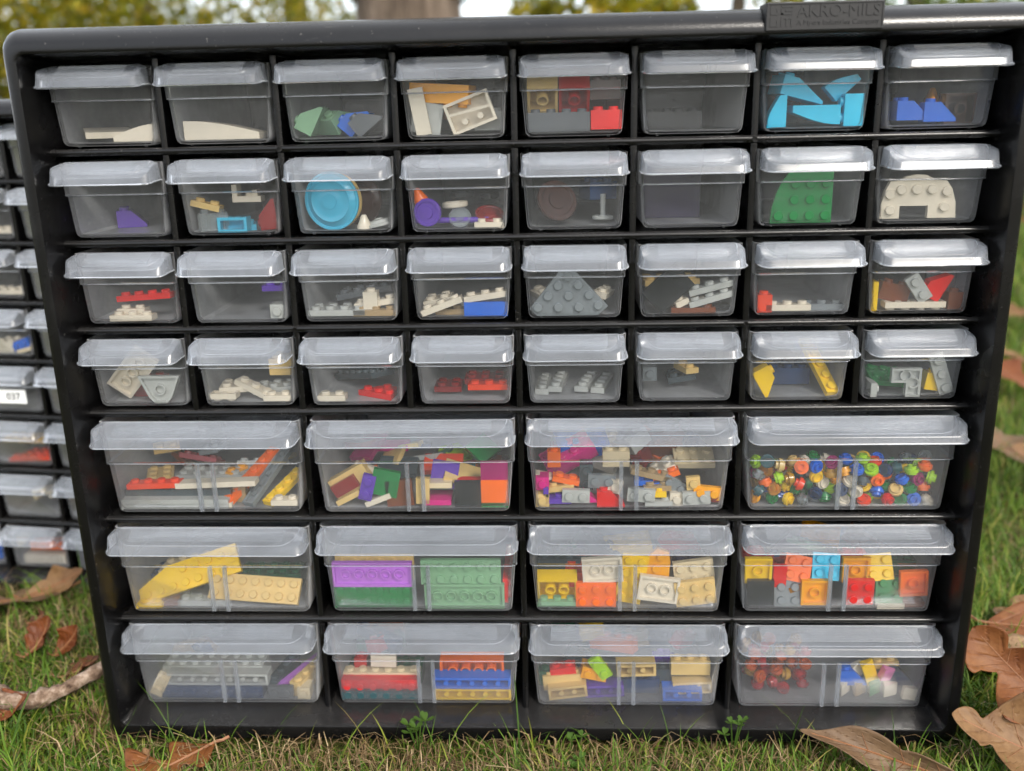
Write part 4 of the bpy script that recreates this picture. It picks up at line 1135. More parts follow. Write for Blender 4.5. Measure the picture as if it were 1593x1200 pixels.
# deeper layers of the fuller wide drawers, seen hazily behind the front pieces
DEEP = {(5, 1): ('plate', ['tan', 'ltgray', 'dkred', 'slate', 'blorange', 'brown', 'cream', 'gray']),
        (5, 2): ('tile', ['dkred', 'navy', 'green', 'tan', 'lime', 'plum', 'ltgray', 'black', 'yellow', 'azure', 'magenta', 'dkgreen']),
        (5, 3): ('brick', ['magenta', 'dktan', 'slate', 'white', 'orange', 'plum', 'ltgray', 'navy', 'cream', 'brown', 'blue', 'dkred']),
        (6, 3): ('brick', ['dkgreen', 'navy', 'yellow', 'dkpurple', 'brightred', 'dktan', 'slate']),
        (6, 4): ('plate', ['red', 'dkgreen', 'navy', 'brown', 'blorange', 'slate', 'dkpurple', 'sandgreen']),
        (7, 1): ('brick', ['slate', 'gray', 'navy', 'dktan', 'black']),
        (7, 2): ('brick', ['dkgreen', 'red', 'orange', 'navy', 'brown']),
        (7, 3): ('brick', ['dkgreen', 'navy', 'yellow', 'red', 'dktan', 'slate', 'purple', 'orange'])}
NAMEC = dict(tan='tan', ltgray='pale grey', dkred='dark red', slate='dark slate', blorange='light orange', brown='brown', cream='cream', gray='grey', navy='navy', green='green', lime='lime green', plum='plum',
             black='black', yellow='yellow', azure='azure', magenta='magenta', dkgreen='dark green', dktan='dark tan', white='white', orange='orange', blue='blue', dkpurple='dark purple', brightred='bright red',
             red='deep red', sandgreen='sand green', purple='purple')
for (r, c), (kind, cols) in DEEP.items():
    x, z = cell_origin(r, c); n = len(cols)
    for k, col in enumerate(cols):
        nx, ny = (random.choice([2, 2, 3, 4]), random.choice([1, 2]))
        Rm = rm('Z', random.uniform(-70, 70)) @ rm('X', random.uniform(-25, 30)) @ rm('Y', random.uniform(-30, 30))
        co = piece_mesh(kind, nx, ny, col, False)[3]
        u = -46 + 92 * ((k * 5) % n + random.uniform(0.2, 0.8)) / n
        M = in_drawer((x, 0, GZ + z), u, random.uniform(12, 29), random.uniform(24, 50), Rm, co, 52.0)
        put_piece(kind, nx, ny, col, M, f'{NAMEC[col]} {kind} lying deep behind the others, {ORD[c-1]} drawer of {ROWN[r]}', 'loose toy pieces in ' + ORD[c-1] + ' drawer of ' + ROWN[r])

# ------------------------------------------------------------------ background cabinet: drawers in the three columns that can be seen
CARD, nt_, b_, o_ = new_mat('white_card'); b_.inputs['Base Color'].default_value = (0.80, 0.80, 0.78, 1); b_.inputs['Roughness'].default_value = 0.7
INK, nt_, b_, o_ = new_mat('black_ink'); b_.inputs['Base Color'].default_value = (0.02, 0.02, 0.02, 1); b_.inputs['Roughness'].default_value = 0.6
COLN = {6: 'third column from its right', 7: 'second column from its right', 8: 'rightmost column'}
for r in range(1, 9):
    for c in range(6, 9):
        M = M64 @ Matrix.Translation((-W/2 + (c - 0.5)*C, random.uniform(-.001, .001), H1 - r*PITCH2 + ZF*MM)) @ Matrix.Rotation(random.uniform(-.012, .012), 4, 'Z')
        d = drawer(K64, M, f'frosted drawer of the background cabinet, {ORD[r-1]} row, {COLN[c]}', 'drawers of the background cabinet')
        if (r, c) == (5, 7):
            mb = MB(); mb.box(-17, 15, 0.9, 1.3, 8.5, 20)
            card = obj('label_card', mb.mesh('label_card', CARD, None, MM), d)
            me = text_mesh('037', 0.0085, 0.00005, INK, 0.0001); t = obj('lettering', me, card); t.rotation_euler = (R(90), 0, 0); t.location = (-0.003, 0.0008, 0.0115)
B64 = [(4, 7, 'brick', 2, 2, 'U', 'white', -2, 10, 4, 0, 'white brick in the background cabinet, fourth row'),
       (4, 7, 'brick', 2, 1, 'F', 'blue', 12, 12, 3, 20, 'blue brick in the background cabinet, fourth row'),
       (4, 7, 'plate', 2, 2, 'U', 'cream', 20, 7, 4, 15, 'cream plate at the lower right, background cabinet, fourth row'),
       (1, 8, 'brick', 2, 2, 'U', 'white', 2, 8, 4, 20, 'white brick in the background cabinet, top row'),
       (3, 7, 'plate', 4, 2, 'U', 'white', 8, 8, 4, 0, 'white plate in the background cabinet, third row'),
       (2, 7, 'plate', 3, 2, 'U', 'white', 8, 9, 6, 0, 'white plate in the background cabinet, second row'),
       (6, 7, 'plate', 5, 2, 'U', 'tan', 0, 24, 4, 0, 'tan plate near the top, background cabinet, sixth row'),
       (6, 7, 'wedge', 5, 3, 'U', 'redorange', 6, 8, 3, 4, 'rusty orange wedge plate in the background cabinet, sixth row'),
       (7, 7, 'clip', 2, 1, 'D', 'cream', 8, 24, 4, 10, 'cream arch piece hanging near the top, background cabinet, seventh row'),
       (7, 7, 'clip', 1, 1, 'D', 'white', 20, 24, 5, -14, 'small white bracket near the top, background cabinet, seventh row'),
       (8, 7, 'brick', 4, 1, 'F', 'orange', 4, 22, 3, 4, 'orange brick in the background cabinet, bottom row'),
       (8, 7, 'frame', 5, 1, 'F', 'white', 2, 10, 3, 2, 'white open frame in the background cabinet, bottom row'),
       (8, 7, 'clip', 1, 1, 'D', 'cream', -20, 25, 5, 0, 'cream bracket at the upper left, background cabinet, bottom row'),
       (8, 6, 'brick', 4, 2, 'U', 'blue', 4, 12, 3, 0, 'blue brick at the picture edge, background cabinet, bottom row'),
       (5, 8, 'brick', 2, 1, 'U', 'dkred', -8, 10, 4, 0, 'dark red brick in the background cabinet, fifth row')]
for r, c, kind, nx, ny, o, col, u, v, w, roll, lab in B64:
    Rm = rm('Y', -roll) @ BASE[o]
    co = piece_mesh(kind, nx, ny, col, False)[3]
    L = in_drawer((-W/2 + (c - 0.5)*C, 0, H1 - r*PITCH2), u, v, w, Rm, co, 24.4)
    put_piece(kind, nx, ny, col, M64 @ L, lab, 'toy pieces in the background cabinet')

# ------------------------------------------------------------------ lawn
CAMXY = np.array([0.0194, -0.5006])
def lawn_points(n, rmin, rmax, keep):
    pts = []
    got = 0
    while got < n:
        m = n * 2
        r = rmin * (rmax / rmin) ** rng.random(m)
        a = rng.uniform(-0.62, 0.62, m)            # around the viewing direction
        x = CAMXY[0] + r * np.sin(a); y = CAMXY[1] + r * np.cos(a)
        k = keep(x, y)
        pts.append(np.stack([x[k], y[k]], 1)); got += k.sum()
    return np.concatenate(pts)[:n]
def free(x, y):
    ok = ~((np.abs(x) < 0.258) & (y > -0.0195) & (y < 0.155))
    c, s = math.cos(0.1265), math.sin(0.1265)
    X, Y = x + 0.583, y - 0.2506
    lx, ly = c * X - s * Y, s * X + c * Y
    return ok & ~((np.abs(lx) < 0.258) & (ly > -0.0195) & (ly < 0.155))

def blades(name, pts, hgt, wid, lean, mat, seg=3, flat=0.0):
    n = len(pts)
    z0 = ground_h(pts[:, 0], pts[:, 1])
    az = rng.uniform(0, 2*math.pi, n); faz = az + rng.uniform(1.0, 2.1, n)
    dirx, diry = np.cos(az), np.sin(az)
    sx, sy = np.cos(faz), np.sin(faz)
    V = np.zeros((n, 2*seg + 1, 3), np.float32)
    curl = rng.uniform(0.3, 1.0, n) * lean
    for k in range(seg + 1):
        t = k / seg
        out = hgt * curl * t ** 1.7
        up = hgt * (t - 0.42 * curl * t * t) * (1 - flat) + flat * 0.0035 * np.sin(math.pi * t) + flat * rng.uniform(0.001, 0.012, n)
        up = np.maximum(up, 0.0004)
        cx = pts[:, 0] + dirx * out; cy_ = pts[:, 1] + diry * out
        w = wid * (1 - t) ** 0.6 * 0.5
        if k < seg:
            V[:, 2*k, 0] = cx - sx*w; V[:, 2*k, 1] = cy_ - sy*w; V[:, 2*k, 2] = z0 + up - (0.004 if k == 0 else 0)
            V[:, 2*k+1, 0] = cx + sx*w; V[:, 2*k+1, 1] = cy_ + sy*w; V[:, 2*k+1, 2] = z0 + up - (0.004 if k == 0 else 0)
        else:
            V[:, 2*k, 0] = cx; V[:, 2*k, 1] = cy_; V[:, 2*k, 2] = z0 + up
    m = 2*seg + 1
    tri = []
    for k in range(seg - 1): tri += [(2*k, 2*k+1, 2*k+3), (2*k, 2*k+3, 2*k+2)]
    tri.append((2*seg-2, 2*seg-1, 2*seg))
    tri = np.array(tri, np.int32)
    F = (np.arange(n, dtype=np.int32)[:, None, None] * m + tri[None]).reshape(-1)
    me = bpy.data.meshes.new(name)
    me.vertices.add(n*m); me.vertices.foreach_set('co', V.reshape(-1))
    me.loops.add(len(F)); me.loops.foreach_set('vertex_index', F)
    me.polygons.add(len(F)//3); me.polygons.foreach_set('loop_start', np.arange(0, len(F), 3, dtype=np.int32))
    me.polygons.foreach_set('use_smooth', np.ones(len(F)//3, bool))
    me.update(calc_edges=True)
    # one random number per blade
    at = me.attributes.new('tone', 'FLOAT', 'POINT')
    at.data.foreach_set('value', np.repeat(rng.random(n), m).astype(np.float32))
    me.materials.append(mat)
    return me

def blade_mat(name, stops, transl):
    m, nt, b, o = new_mat(name)
    a = N(nt, 'ShaderNodeAttribute', attribute_name='tone')
    r = ramp(nt, a.outputs['Fac'], stops)
    nt.links.new(r.outputs[0], b.inputs['Base Color'])
    b.inputs['Roughness'].default_value = 0.55; b.inputs['Specular IOR Level'].default_value = 0.3
    t = N(nt, 'ShaderNodeBsdfTranslucent'); nt.links.new(r.outputs[0], t.inputs[0])
    mx = N(nt, 'ShaderNodeMixShader'); mx.inputs[0].default_value = transl
    nt.links.new(b.outputs[0], mx.inputs[1]); nt.links.new(t.outputs[0], mx.inputs[2]); nt.links.new(mx.outputs[0], o.inputs[0])
    return m
GREEN = blade_mat('grass_blade', [(0.0, (0.034, 0.079, 0.005, 1)), (0.45, (0.070, 0.139, 0.009, 1)), (0.78, (0.126, 0.208, 0.018, 1)), (0.9, (0.210, 0.235, 0.032, 1)), (1.0, (0.304, 0.240, 0.072, 1))], 0.35)
STRAW = blade_mat('dry_straw', [(0.0, (0.06, 0.035, 0.016, 1)), (0.4, (0.15, 0.092, 0.042, 1)), (0.8, (0.27, 0.185, 0.095, 1)), (1.0, (0.40, 0.30, 0.17, 1))], 0.2)

def patch(x, y): return 0.5 + 0.5*np.sin(9*x + 3*np.sin(6*y)) * np.cos(8*y + 2*np.sin(5*x + 1))
near = lawn_points(95000, 0.42, 1.6, lambda x, y: free(x, y) & (rng.random(len(x)) < 0.25 + 0.75*patch(x, y)))
rr = np.hypot(near[:, 0] - CAMXY[0], near[:, 1] - CAMXY[1])
n = len(near)
hg = rng.gamma(5.0, 0.0041, n) * (0.75 + 0.5*patch(near[:, 0], near[:, 1])); hg = np.clip(hg, 0.008, 0.062)
fs = (np.abs(near[:, 0]) < 0.30) & (near[:, 1] < 0.0); hg[fs] *= 0.72; hg[fs & (near[:, 1] > -0.045)] *= 0.62
tag(obj('grass', blades('grass', near, hg, rng.uniform(0.0008, 0.0019, n), 0.9, GREEN, 4)), 'green lawn grass around the two drawer cabinets', 'grass', kind='stuff')
def dry(x, y): return free(x, y) & (rng.random(len(x)) < 0.22 + 0.78*np.exp(-((x - 0.05)/0.10)**2 - ((y + 0.055)/0.03)**2) + 0.3*(patch(x, y) < 0.35))
st = lawn_points(15000, 0.42, 1.8, dry); n = len(st)
tag(obj('dry_grass', blades('dry_grass', st, rng.uniform(0.012, 0.05, n), rng.uniform(0.0004, 0.0010, n), 1.0, STRAW, 3, flat=0.86)), 'dry straw and dead grass matted between the green blades', 'dry grass', kind='stuff')
fr_ = lawn_points(60000, 1.4, 14.0, free); n = len(fr_)
rr = np.hypot(fr_[:, 0] - CAMXY[0], fr_[:, 1] - CAMXY[1])
tag(obj('lawn_grass', blades('lawn_grass', fr_, rng.uniform(0.02, 0.05, n) * (1 + 0.05*rr), rng.uniform(0.002, 0.003, n) * np.sqrt(rr), 0.9, GREEN, 2)), 'blurred green lawn stretching away behind the cabinets', 'grass', kind='stuff')
# tall blades leaning over the cabinet's foot
m = 210
tx = rng.uniform(-0.25, 0.25, m); ty = rng.uniform(-0.034, -0.0215, m)
fp = np.stack([tx, ty], 1)
tag(obj('tall_grass', blades('tall_grass', fp, np.clip(rng.gamma(3, 0.0075, m), 0.010, 0.055), rng.uniform(0.0007, 0.0014, m), 0.8, GREEN, 5)), 'fine grass blades rising in front of the front cabinet foot', 'grass', kind='stuff')

# ------------------------------------------------------------------ fallen leaves
def leaf_mat(name, c0, c1, c2, spots=0.0):
    m, nt, b, o = new_mat(name)
    t = noise_rnd(nt, 38, 7); t2 = noise_rnd(nt, 300, 4)
    r = ramp(nt, t.outputs[0], [(0.3, c0), (0.52, c1), (0.72, c2)])
    last = r.outputs[0]
    ed = N(nt, 'ShaderNodeAttribute', attribute_name='margin')      # 0 at the midrib, 1 at the rim
    nz = N(nt, 'ShaderNodeMath', operation='MULTIPLY_ADD'); nz.inputs[1].default_value = 0.5; nt.links.new(t2.outputs[0], nz.inputs[0]); nt.links.new(ed.outputs['Fac'], nz.inputs[2])
    er = ramp(nt, nz.outputs[0], [(1.05, (1, 1, 1, 1)), (1.35, (0.62, 0.50, 0.42, 1))])
    vn = N(nt, 'ShaderNodeAttribute', attribute_name='vein')        # sawtooth along the side veins
    vr = ramp(nt, vn.outputs['Fac'], [(0.0, (0.62, 0.50, 0.42, 1)), (0.07, (0.70, 0.6, 0.52, 1)), (0.13, (1, 1, 1, 1)), (0.5, (1.0, 0.97, 0.94, 1))])
    fr = ramp(nt, t2.outputs[0], [(0.35, (0.80, 0.78, 0.76, 1)), (0.6, (1, 1, 1, 1))])
    for q, k in ((er, 1.0), (vr, 0.5), (fr, 1.0)):
        mx = N(nt, 'ShaderNodeMixRGB', blend_type='MULTIPLY'); mx.inputs[0].default_value = k
        nt.links.new(last, mx.inputs[1]); nt.links.new(q.outputs[0], mx.inputs[2]); last = mx.outputs[0]
    if spots:
        sp = noise_rnd(nt, 420, 2); rs = ramp(nt, sp.outputs[0], [(0.60, (1, 1, 1, 1)), (0.68, (0.30, 0.12, 0.08, 1))])
        mx = N(nt, 'ShaderNodeMixRGB', blend_type='MULTIPLY'); mx.inputs[0].default_value = spots
        nt.links.new(last, mx.inputs[1]); nt.links.new(rs.outputs[0], mx.inputs[2]); last = mx.outputs[0]
    nt.links.new(last, b.inputs['Base Color'])
    b.inputs['Roughness'].default_value = 0.55; b.inputs['Specular IOR Level'].default_value = 0.3
    hb = N(nt, 'ShaderNodeMath', operation='MULTIPLY_ADD'); hb.inputs[1].default_value = 0.6
    nt.links.new(t2.outputs[0], hb.inputs[0])
    vh = ramp(nt, vn.outputs['Fac'], [(0.0, (0, 0, 0, 1)), (0.18, (1, 1, 1, 1))]); nt.links.new(vh.outputs[0], hb.inputs[2])
    bump(nt, b, hb.outputs[0], 0.5, 0.0009)
    tl = N(nt, 'ShaderNodeBsdfTranslucent'); nt.links.new(last, tl.inputs[0])
    mx = N(nt, 'ShaderNodeMixShader'); mx.inputs[0].default_value = 0.2
    nt.links.new(b.outputs[0], mx.inputs[1]); nt.links.new(tl.outputs[0], mx.inputs[2]); nt.links.new(mx.outputs[0], o.inputs[0])
    return m
LM = dict(orange=leaf_mat('leaf_orange_brown', (0.108, 0.031, 0.008, 1), (0.174, 0.062, 0.017, 1), (0.215, 0.092, 0.029, 1)),
          tan=leaf_mat('leaf_tan', (0.125, 0.059, 0.022, 1), (0.182, 0.099, 0.040, 1), (0.228, 0.136, 0.063, 1)),
          grey=leaf_mat('leaf_grey_brown', (0.100, 0.059, 0.032, 1), (0.150, 0.092, 0.049, 1), (0.190, 0.122, 0.070, 1)),
          pale=leaf_mat('leaf_pale_spotted', (0.228, 0.140, 0.072, 1), (0.266, 0.169, 0.092, 1), (0.290, 0.198, 0.115, 1), 0.9),
          dark=leaf_mat('leaf_dark_brown', (0.042, 0.013, 0.004, 1), (0.074, 0.022, 0.007, 1), (0.108, 0.035, 0.012, 1)),
          rust=leaf_mat('leaf_rust', (0.091, 0.022, 0.005, 1), (0.150, 0.042, 0.009, 1), (0.186, 0.062, 0.014, 1)))
VEIN, nt_, b_, o_ = new_mat('leaf_vein'); b_.inputs['Base Color'].default_value = (0.20, 0.085, 0.035, 1); b_.inputs['Roughness'].default_value = 0.6

def leaf(L, Wd, lobes, depth, bend, cup, twist, seed, col, mat4, label, group='fallen oak leaves', wave=0.5, sharp=0.9):
    """lobed oak leaf: blade with thickness, a midrib with stalk, and side veins; local x runs along the midrib"""
    rg = random.Random(seed)
    nt, nc = 64, 14
    ph = rg.uniform(0, 1)
    am = [rg.uniform(0.75, 1.2) for _ in range(12)]
    def half(t, side):
        env = (math.sin(math.pi * min(1, t ** 0.8)) ** 0.75) * (0.55 + 0.6 * t) if t < 1 else 0
        lob = abs(math.sin(math.pi * (lobes * t + (0.18 if side > 0 else 0)))) ** sharp
        k = int(lobes * t) % 12
        return Wd * 0.5 * env * ((1 - depth) + depth * lob * am[(k + (3 if side > 0 else 0)) % 12]) + 0.0006
    def deform(x, y):
        t = x / L
        sw = math.copysign(1, y) * 1.0
        z = cup * y * y / (Wd * 0.5) + wave * 0.005 * math.sin(9 * t + 2.1 * seed) * (y / (Wd*.5)) + wave * 0.003 * math.sin(60 * y + seed) + wave * 0.0022 * math.sin(31 * t + seed) * (y / (Wd*.5)) ** 2
        a = twist * (t - 0.4); y2, z2 = y * math.cos(a) - z * math.sin(a), y * math.sin(a) + z * math.cos(a)
        if abs(bend) > 1e-4:
            rad = L / bend; th = x / rad
            return ((rad - z2) * math.sin(th), y2, rad - (rad - z2) * math.cos(th))
        return (x, y2, z2)
    mb = MB(); V = []; AT = []
    for i in range(nt + 1):
        t = i / nt
        lo, hi = -half(t, -1), half(t, 1)
        sweep = 0.16 * L
        for j in range(nc + 1):
            s = j / nc; y = lo * (1 - s) + 0 if False else (lo + (hi - lo) * s)
            q = abs(y) / (Wd * 0.5)
            V.append(deform(min(L, t * L + sweep * q * (1 - t) * 0.9), y))
            AT.append((abs(2*s - 1), abs(((t - 0.45*q) * lobes * 3.4) % 1.0 - 0.5)))
    F = [(i*(nc+1)+j, (i+1)*(nc+1)+j, (i+1)*(nc+1)+j+1, i*(nc+1)+j+1) for i in range(nt) for j in range(nc)]
    mb.add(V, F)
    me = mb.mesh('blade', LM[col], None, fix=False)
    for nm, q in (('margin', 0), ('vein', 1)):
        at = me.attributes.new(nm, 'FLOAT', 'POINT'); at.data.foreach_set('value', [a[q] for a in AT])
    bm = bmesh.new(); bm.from_mesh(me); bmesh.ops.solidify(bm, geom=bm.faces[:], thickness=0.00035); bm.to_mesh(me); bm.free()
    me.polygons.foreach_set('use_smooth', [True] * len(me.polygons))
    root = empty('oak_leaf', mat4); tag(root, label, 'leaf', group)
    obj('blade', me, root)
    def tube(path, r0, r1):
        mt = MB(); rs = []
        for i, p in enumerate(path):
            r = r0 + (r1 - r0) * i / (len(path) - 1)
            rs.append([(p[0] + 0.0, p[1] + r*math.cos(a), p[2] + r*math.sin(a)) for a in (0.3, 1.87, 3.44, 5.01)])
        mt.rings(rs, cap0=True, cap1=True); return mt
    path = [(-0.10*L, 0.003, 0.003), (-0.05*L, 0.001, 0.001)] + [deform(L * i / 16, 0) for i in range(16)]
    obj('midrib', tube(path, 0.0011, 0.0003).mesh('midrib', VEIN, 60), root)
    mv = MB()
    for k in range(1, int(lobes*2)):
        t0 = 0.1 + 0.8 * k / (lobes*2)
        for s in (-1, 1):
            ln_ = half(min(0.98, t0 + 0.1), s) * 0.85
            pp = [deform(min(L*.99, t0*L + q*ln_*0.75), s*q*ln_ + s*0.0002) for q in (0, .35, .7, 1.0)]
            tb = tube(pp, 0.00045, 0.0002); mv.add(tb.v, tb.f)
    obj('side_veins', mv.mesh('side_veins', VEIN, 60), root)
    return root
def LMx(x, y, z, rx, ry, rz):
    gz = float(ground_h(x, y))
    return Matrix.Translation((x, y, gz + z)) @ Matrix.Rotation(R(rz), 4, 'Z') @ Matrix.Rotation(R(ry), 4, 'Y') @ Matrix.Rotation(R(rx), 4, 'X')
# leaves around the right foot of the cabinet
leaf(0.108, 0.024, 2.2, 0.45, 0.45, 0.8, 1.9, 3, 'grey', LMx(0.256, -0.067, 0.010, -66, -6, 152), 'long curled grey brown leaf leaning on the right front foot of the cabinet')
leaf(0.100, 0.056, 2.4, 0.72, 0.45, 0.7, 0.4, 5, 'tan', LMx(0.330, -0.066, 0.012, -38, -6, 152), 'tan oak leaf with a rounded lobe in the lower right corner')
leaf(0.105, 0.070, 2.5, 0.75, 0.6, 1.1, -0.7, 8, 'orange', LMx(0.330, -0.048, 0.012, -34, -20, 128), 'large brown oak leaf with a curled up edge at the right side')
leaf(0.120, 0.060, 2.5, 0.45, 0.1, 0.15, 0.1, 12, 'pale', LMx(0.398, 0.040, 0.014, -12, -1, 171), 'pale spotted leaf lying under the curled brown one')
leaf(0.105, 0.068, 2.4, 0.4, -0.15, 0.25, 0.2, 15, 'orange', LMx(0.316, 0.096, 0.022, 32, 2, -8), 'orange leaf with pale spots beside the right side of the cabinet')
leaf(0.07, 0.045, 2.4, 0.5, 0.4, 0.3, 0.2, 17, 'tan', LMx(0.330, 0.078, 0.008, 0, 0, 60), 'small tan leaf under the orange leaf by the cabinet')
leaf(0.11, 0.052, 2.6, 0.4, 0.5, 0.7, 0.5, 19, 'tan', LMx(0.575, 0.395, 0.024, -35, -8, 164), 'big tan curled leaf right of the cabinet, halfway up the picture')
leaf(0.09, 0.055, 2.6, 0.5, 0.4, 0.4, 0.4, 21, 'grey', LMx(0.53, 0.47, 0.015, 0, 0, 100), 'grey brown leaf just behind the big tan curled leaf')
# leaves around the left side
leaf(0.105, 0.076, 2.6, 0.75, 0.2, 0.10, 0.2, 23, 'grey', LMx(-0.378, 0.178, 0.016, 14, 2, 208), 'grey tan oak leaf at the left edge, below the background cabinet')
leaf(0.052, 0.026, 2.2, 0.4, 0.5, 0.6, 0.3, 25, 'tan', LMx(-0.412, 0.168, 0.012, 30, -8, 25), 'tan folded leaf beside the grey tan oak leaf')
leaf(0.045, 0.028, 2.2, 0.4, 0.5, 0.5, 0.8, 27, 'tan', LMx(-0.372, 0.205, 0.008, 60, -62, 130), 'tan leaf standing upright between the two cabinets')
leaf(0.032, 0.026, 2.0, 0.3, 1.3, 0.9, 0.3, 29, 'rust', LMx(-0.352, 0.066, 0.012, 10, -15, 55), 'shiny rust coloured curled leaf on the grass left of the cabinet')
leaf(0.027, 0.020, 2.0, 0.3, 1.3, 0.9, -0.4, 31, 'rust', LMx(-0.332, 0.070, 0.010, 30, -20, 50), 'smaller rust curled leaf touching the shiny one')
leaf(0.018, 0.014, 2.0, 0.3, 0.8, 0.6, 0.2, 33, 'dark', LMx(-0.378, 0.118, 0.010, 10, -10, 10), 'small dark brown leaf above the rust leaves')
leaf(0.030, 0.018, 2.0, 0.3, 0.6, 0.5, 0.2, 35, 'dark', LMx(-0.318, 0.045, 0.008, 10, -6, 20), 'dark reddish leaf behind the twig near the cabinet')
leaf(0.03, 0.02, 2.0, 0.3, 0.5, 0.5, 0.2, 36, 'orange', LMx(-0.305, 0.085, 0.008, 50, -30, 60), 'orange leaf half hidden by the left side of the cabinet')
leaf(0.040, 0.024, 2.0, 0.4, 0.7, 0.6, 0.2, 37, 'rust', LMx(-0.345, -0.008, 0.010, 20, -8, 15), 'reddish curled leaf under the twig at the left edge')
leaf(0.070, 0.066, 2.6, 0.85, 0.15, 0.15, -0.2, 39, 'orange', LMx(-0.184, -0.026, 0.010, -8, 3, 226), 'tan pointed oak leaf in front of the left foot of the cabinet', sharp=1.9)
leaf(0.030, 0.016, 2.2, 0.5, 0.6, 0.6, 0.3, 41, 'tan', LMx(-0.236, -0.036, 0.008, 20, -4, 330), 'small tan leaf fragment left of the pointed oak leaf')
# scattered leaves further off, beside and behind
FAR = []
rl = random.Random(5)
k = 0
while k < 26:
    side = 1 if k % 4 else -1
    d = rl.uniform(1.3, 6.5) if side > 0 else rl.uniform(1.8, 6.0)
    a = side * rl.uniform(0.40, 0.56)
    x, y = 0.019 + d*math.sin(a), -0.50 + d*math.cos(a)
    if side < 0 and x > -0.9 and y < 0.5: continue
    col = rl.choice(['orange', 'tan', 'rust', 'tan', 'orange', 'pale'])
    cn = dict(orange='orange brown', tan='tan', rust='rust red', pale='pale')[col]
    bnd = rl.uniform(0, .8); shp = 'flat' if bnd < .27 else ('bent' if bnd < .54 else 'curled')
    dist = 'near' if d < 2.0 else ('halfway' if d < 3.4 else ('well' if d < 4.8 else 'far'))
    leaf(rl.uniform(0.09, 0.13), rl.uniform(0.055, 0.08), 2.6, 0.5, bnd, rl.uniform(.1, .6), rl.uniform(-.4, .4), 50 + k, col, LMx(x, y, 0.022, rl.uniform(-25, 25), rl.uniform(-20, 10), rl.uniform(0, 360)),
         f'{shp} {cn} fallen leaf {dist} back on the lawn, {"right" if side > 0 else "left"} of the cabinet', 'fallen leaves scattered over the lawn behind')
    k += 1

# ------------------------------------------------------------------ twig
def tube_path(path, rad, n=10, jit=0.0, seed=1):
    rg = random.Random(seed); mb = MB(); rs = []
    for i, p in enumerate(path):
        p = Vector(p); a = Vector(path[max(0, i-1)]); b = Vector(path[min(len(path)-1, i+1)])
        d = (b - a).normalized(); s = d.cross(Vector((0, 0, 1)) if abs(d.z) < .9 else Vector((1, 0, 0))).normalized(); u = s.cross(d)
        r = rad[i] if isinstance(rad, (list, tuple)) else rad
        ring = []
        for k in range(n):
            t = 2*math.pi*k/n; q = r * (1 + rg.uniform(-jit, jit))
            ring.append(tuple(p + s*(q*math.cos(t)) + u*(q*math.sin(t))))
        rs.append(ring)
    mb.rings(rs, cap0=True, cap1=True)
    return mb
def bark_mat(name, c0, c1, c2, scale, stretch=(1, 1, 0.25)):
    m, nt, b, o = new_mat(name)
    tc = N(nt, 'ShaderNodeTexCoord'); mp = N(nt, 'ShaderNodeMapping'); mp.inputs['Scale'].default_value = stretch
    t = N(nt, 'ShaderNodeTexNoise'); t.inputs['Scale'].default_value = scale; t.inputs['Detail'].default_value = 7; t.inputs['Roughness'].default_value = 0.7
    nt.links.new(tc.outputs['Object'], mp.inputs[0]); nt.links.new(mp.outputs[0], t.inputs['Vector'])
    r = ramp(nt, t.outputs[0], [(0.32, c0), (0.5, c1), (0.68, c2)])
    nt.links.new(r.outputs[0], b.inputs['Base Color']); b.inputs['Roughness'].default_value = 0.9; b.inputs['Specular IOR Level'].default_value = 0.15
    bump(nt, b, t.outputs[0], 0.9, 0.4 / scale)
    return m
TWIG = bark_mat('twig_bark', (0.04, 0.022, 0.014, 1), (0.17, 0.115, 0.08, 1), (0.36, 0.28, 0.22, 1), 150, (1, 1, 1))
tp = [(-0.40, 0.022, 0.016), (-0.365, 0.012, 0.017), (-0.340, 0.006, 0.014), (-0.322, 0.000, 0.011), (-0.308, 0.003, 0.010), (-0.293, 0.010, 0.013), (-0.278, 0.022, 0.018), (-0.268, 0.033, 0.022)]
tw = empty('twig', Matrix.Translation((-0.32, 0.0, 0.0)))
tag(tw, 'broken grey brown twig lying on the grass against the left side of the cabinet', 'twig')
fine = []
for i in range(len(tp) - 1):
    for j in range(4):
        t = j / 4; fine.append(tuple(tp[i][q]*(1-t) + tp[i+1][q]*t - (-0.32 if q == 0 else 0) for q in range(3)))
fine.append((tp[-1][0] + 0.32, tp[-1][1], tp[-1][2]))
obj('branch', tube_path(fine, [0.0075 - 0.0045*i/len(fine) + (0.0014 if i % 7 == 3 else 0) for i in range(len(fine))], 12, 0.16, 3).mesh('branch', TWIG, 60), tw)
obj('side_shoot', tube_path([(-0.012, 0.002, 0.012), (-0.018, 0.014, 0.022), (-0.030, 0.026, 0.028)], [0.0025, 0.0018, 0.001], 8, 0.1, 5).mesh('side_shoot', TWIG, 60), tw)
obj('bud', tube_path([(0.048, 0.030, 0.022), (0.052, 0.026, 0.026), (0.053, 0.024, 0.030)], [0.002, 0.0026, 0.0008], 8).mesh('bud', TWIG, 60), tw)

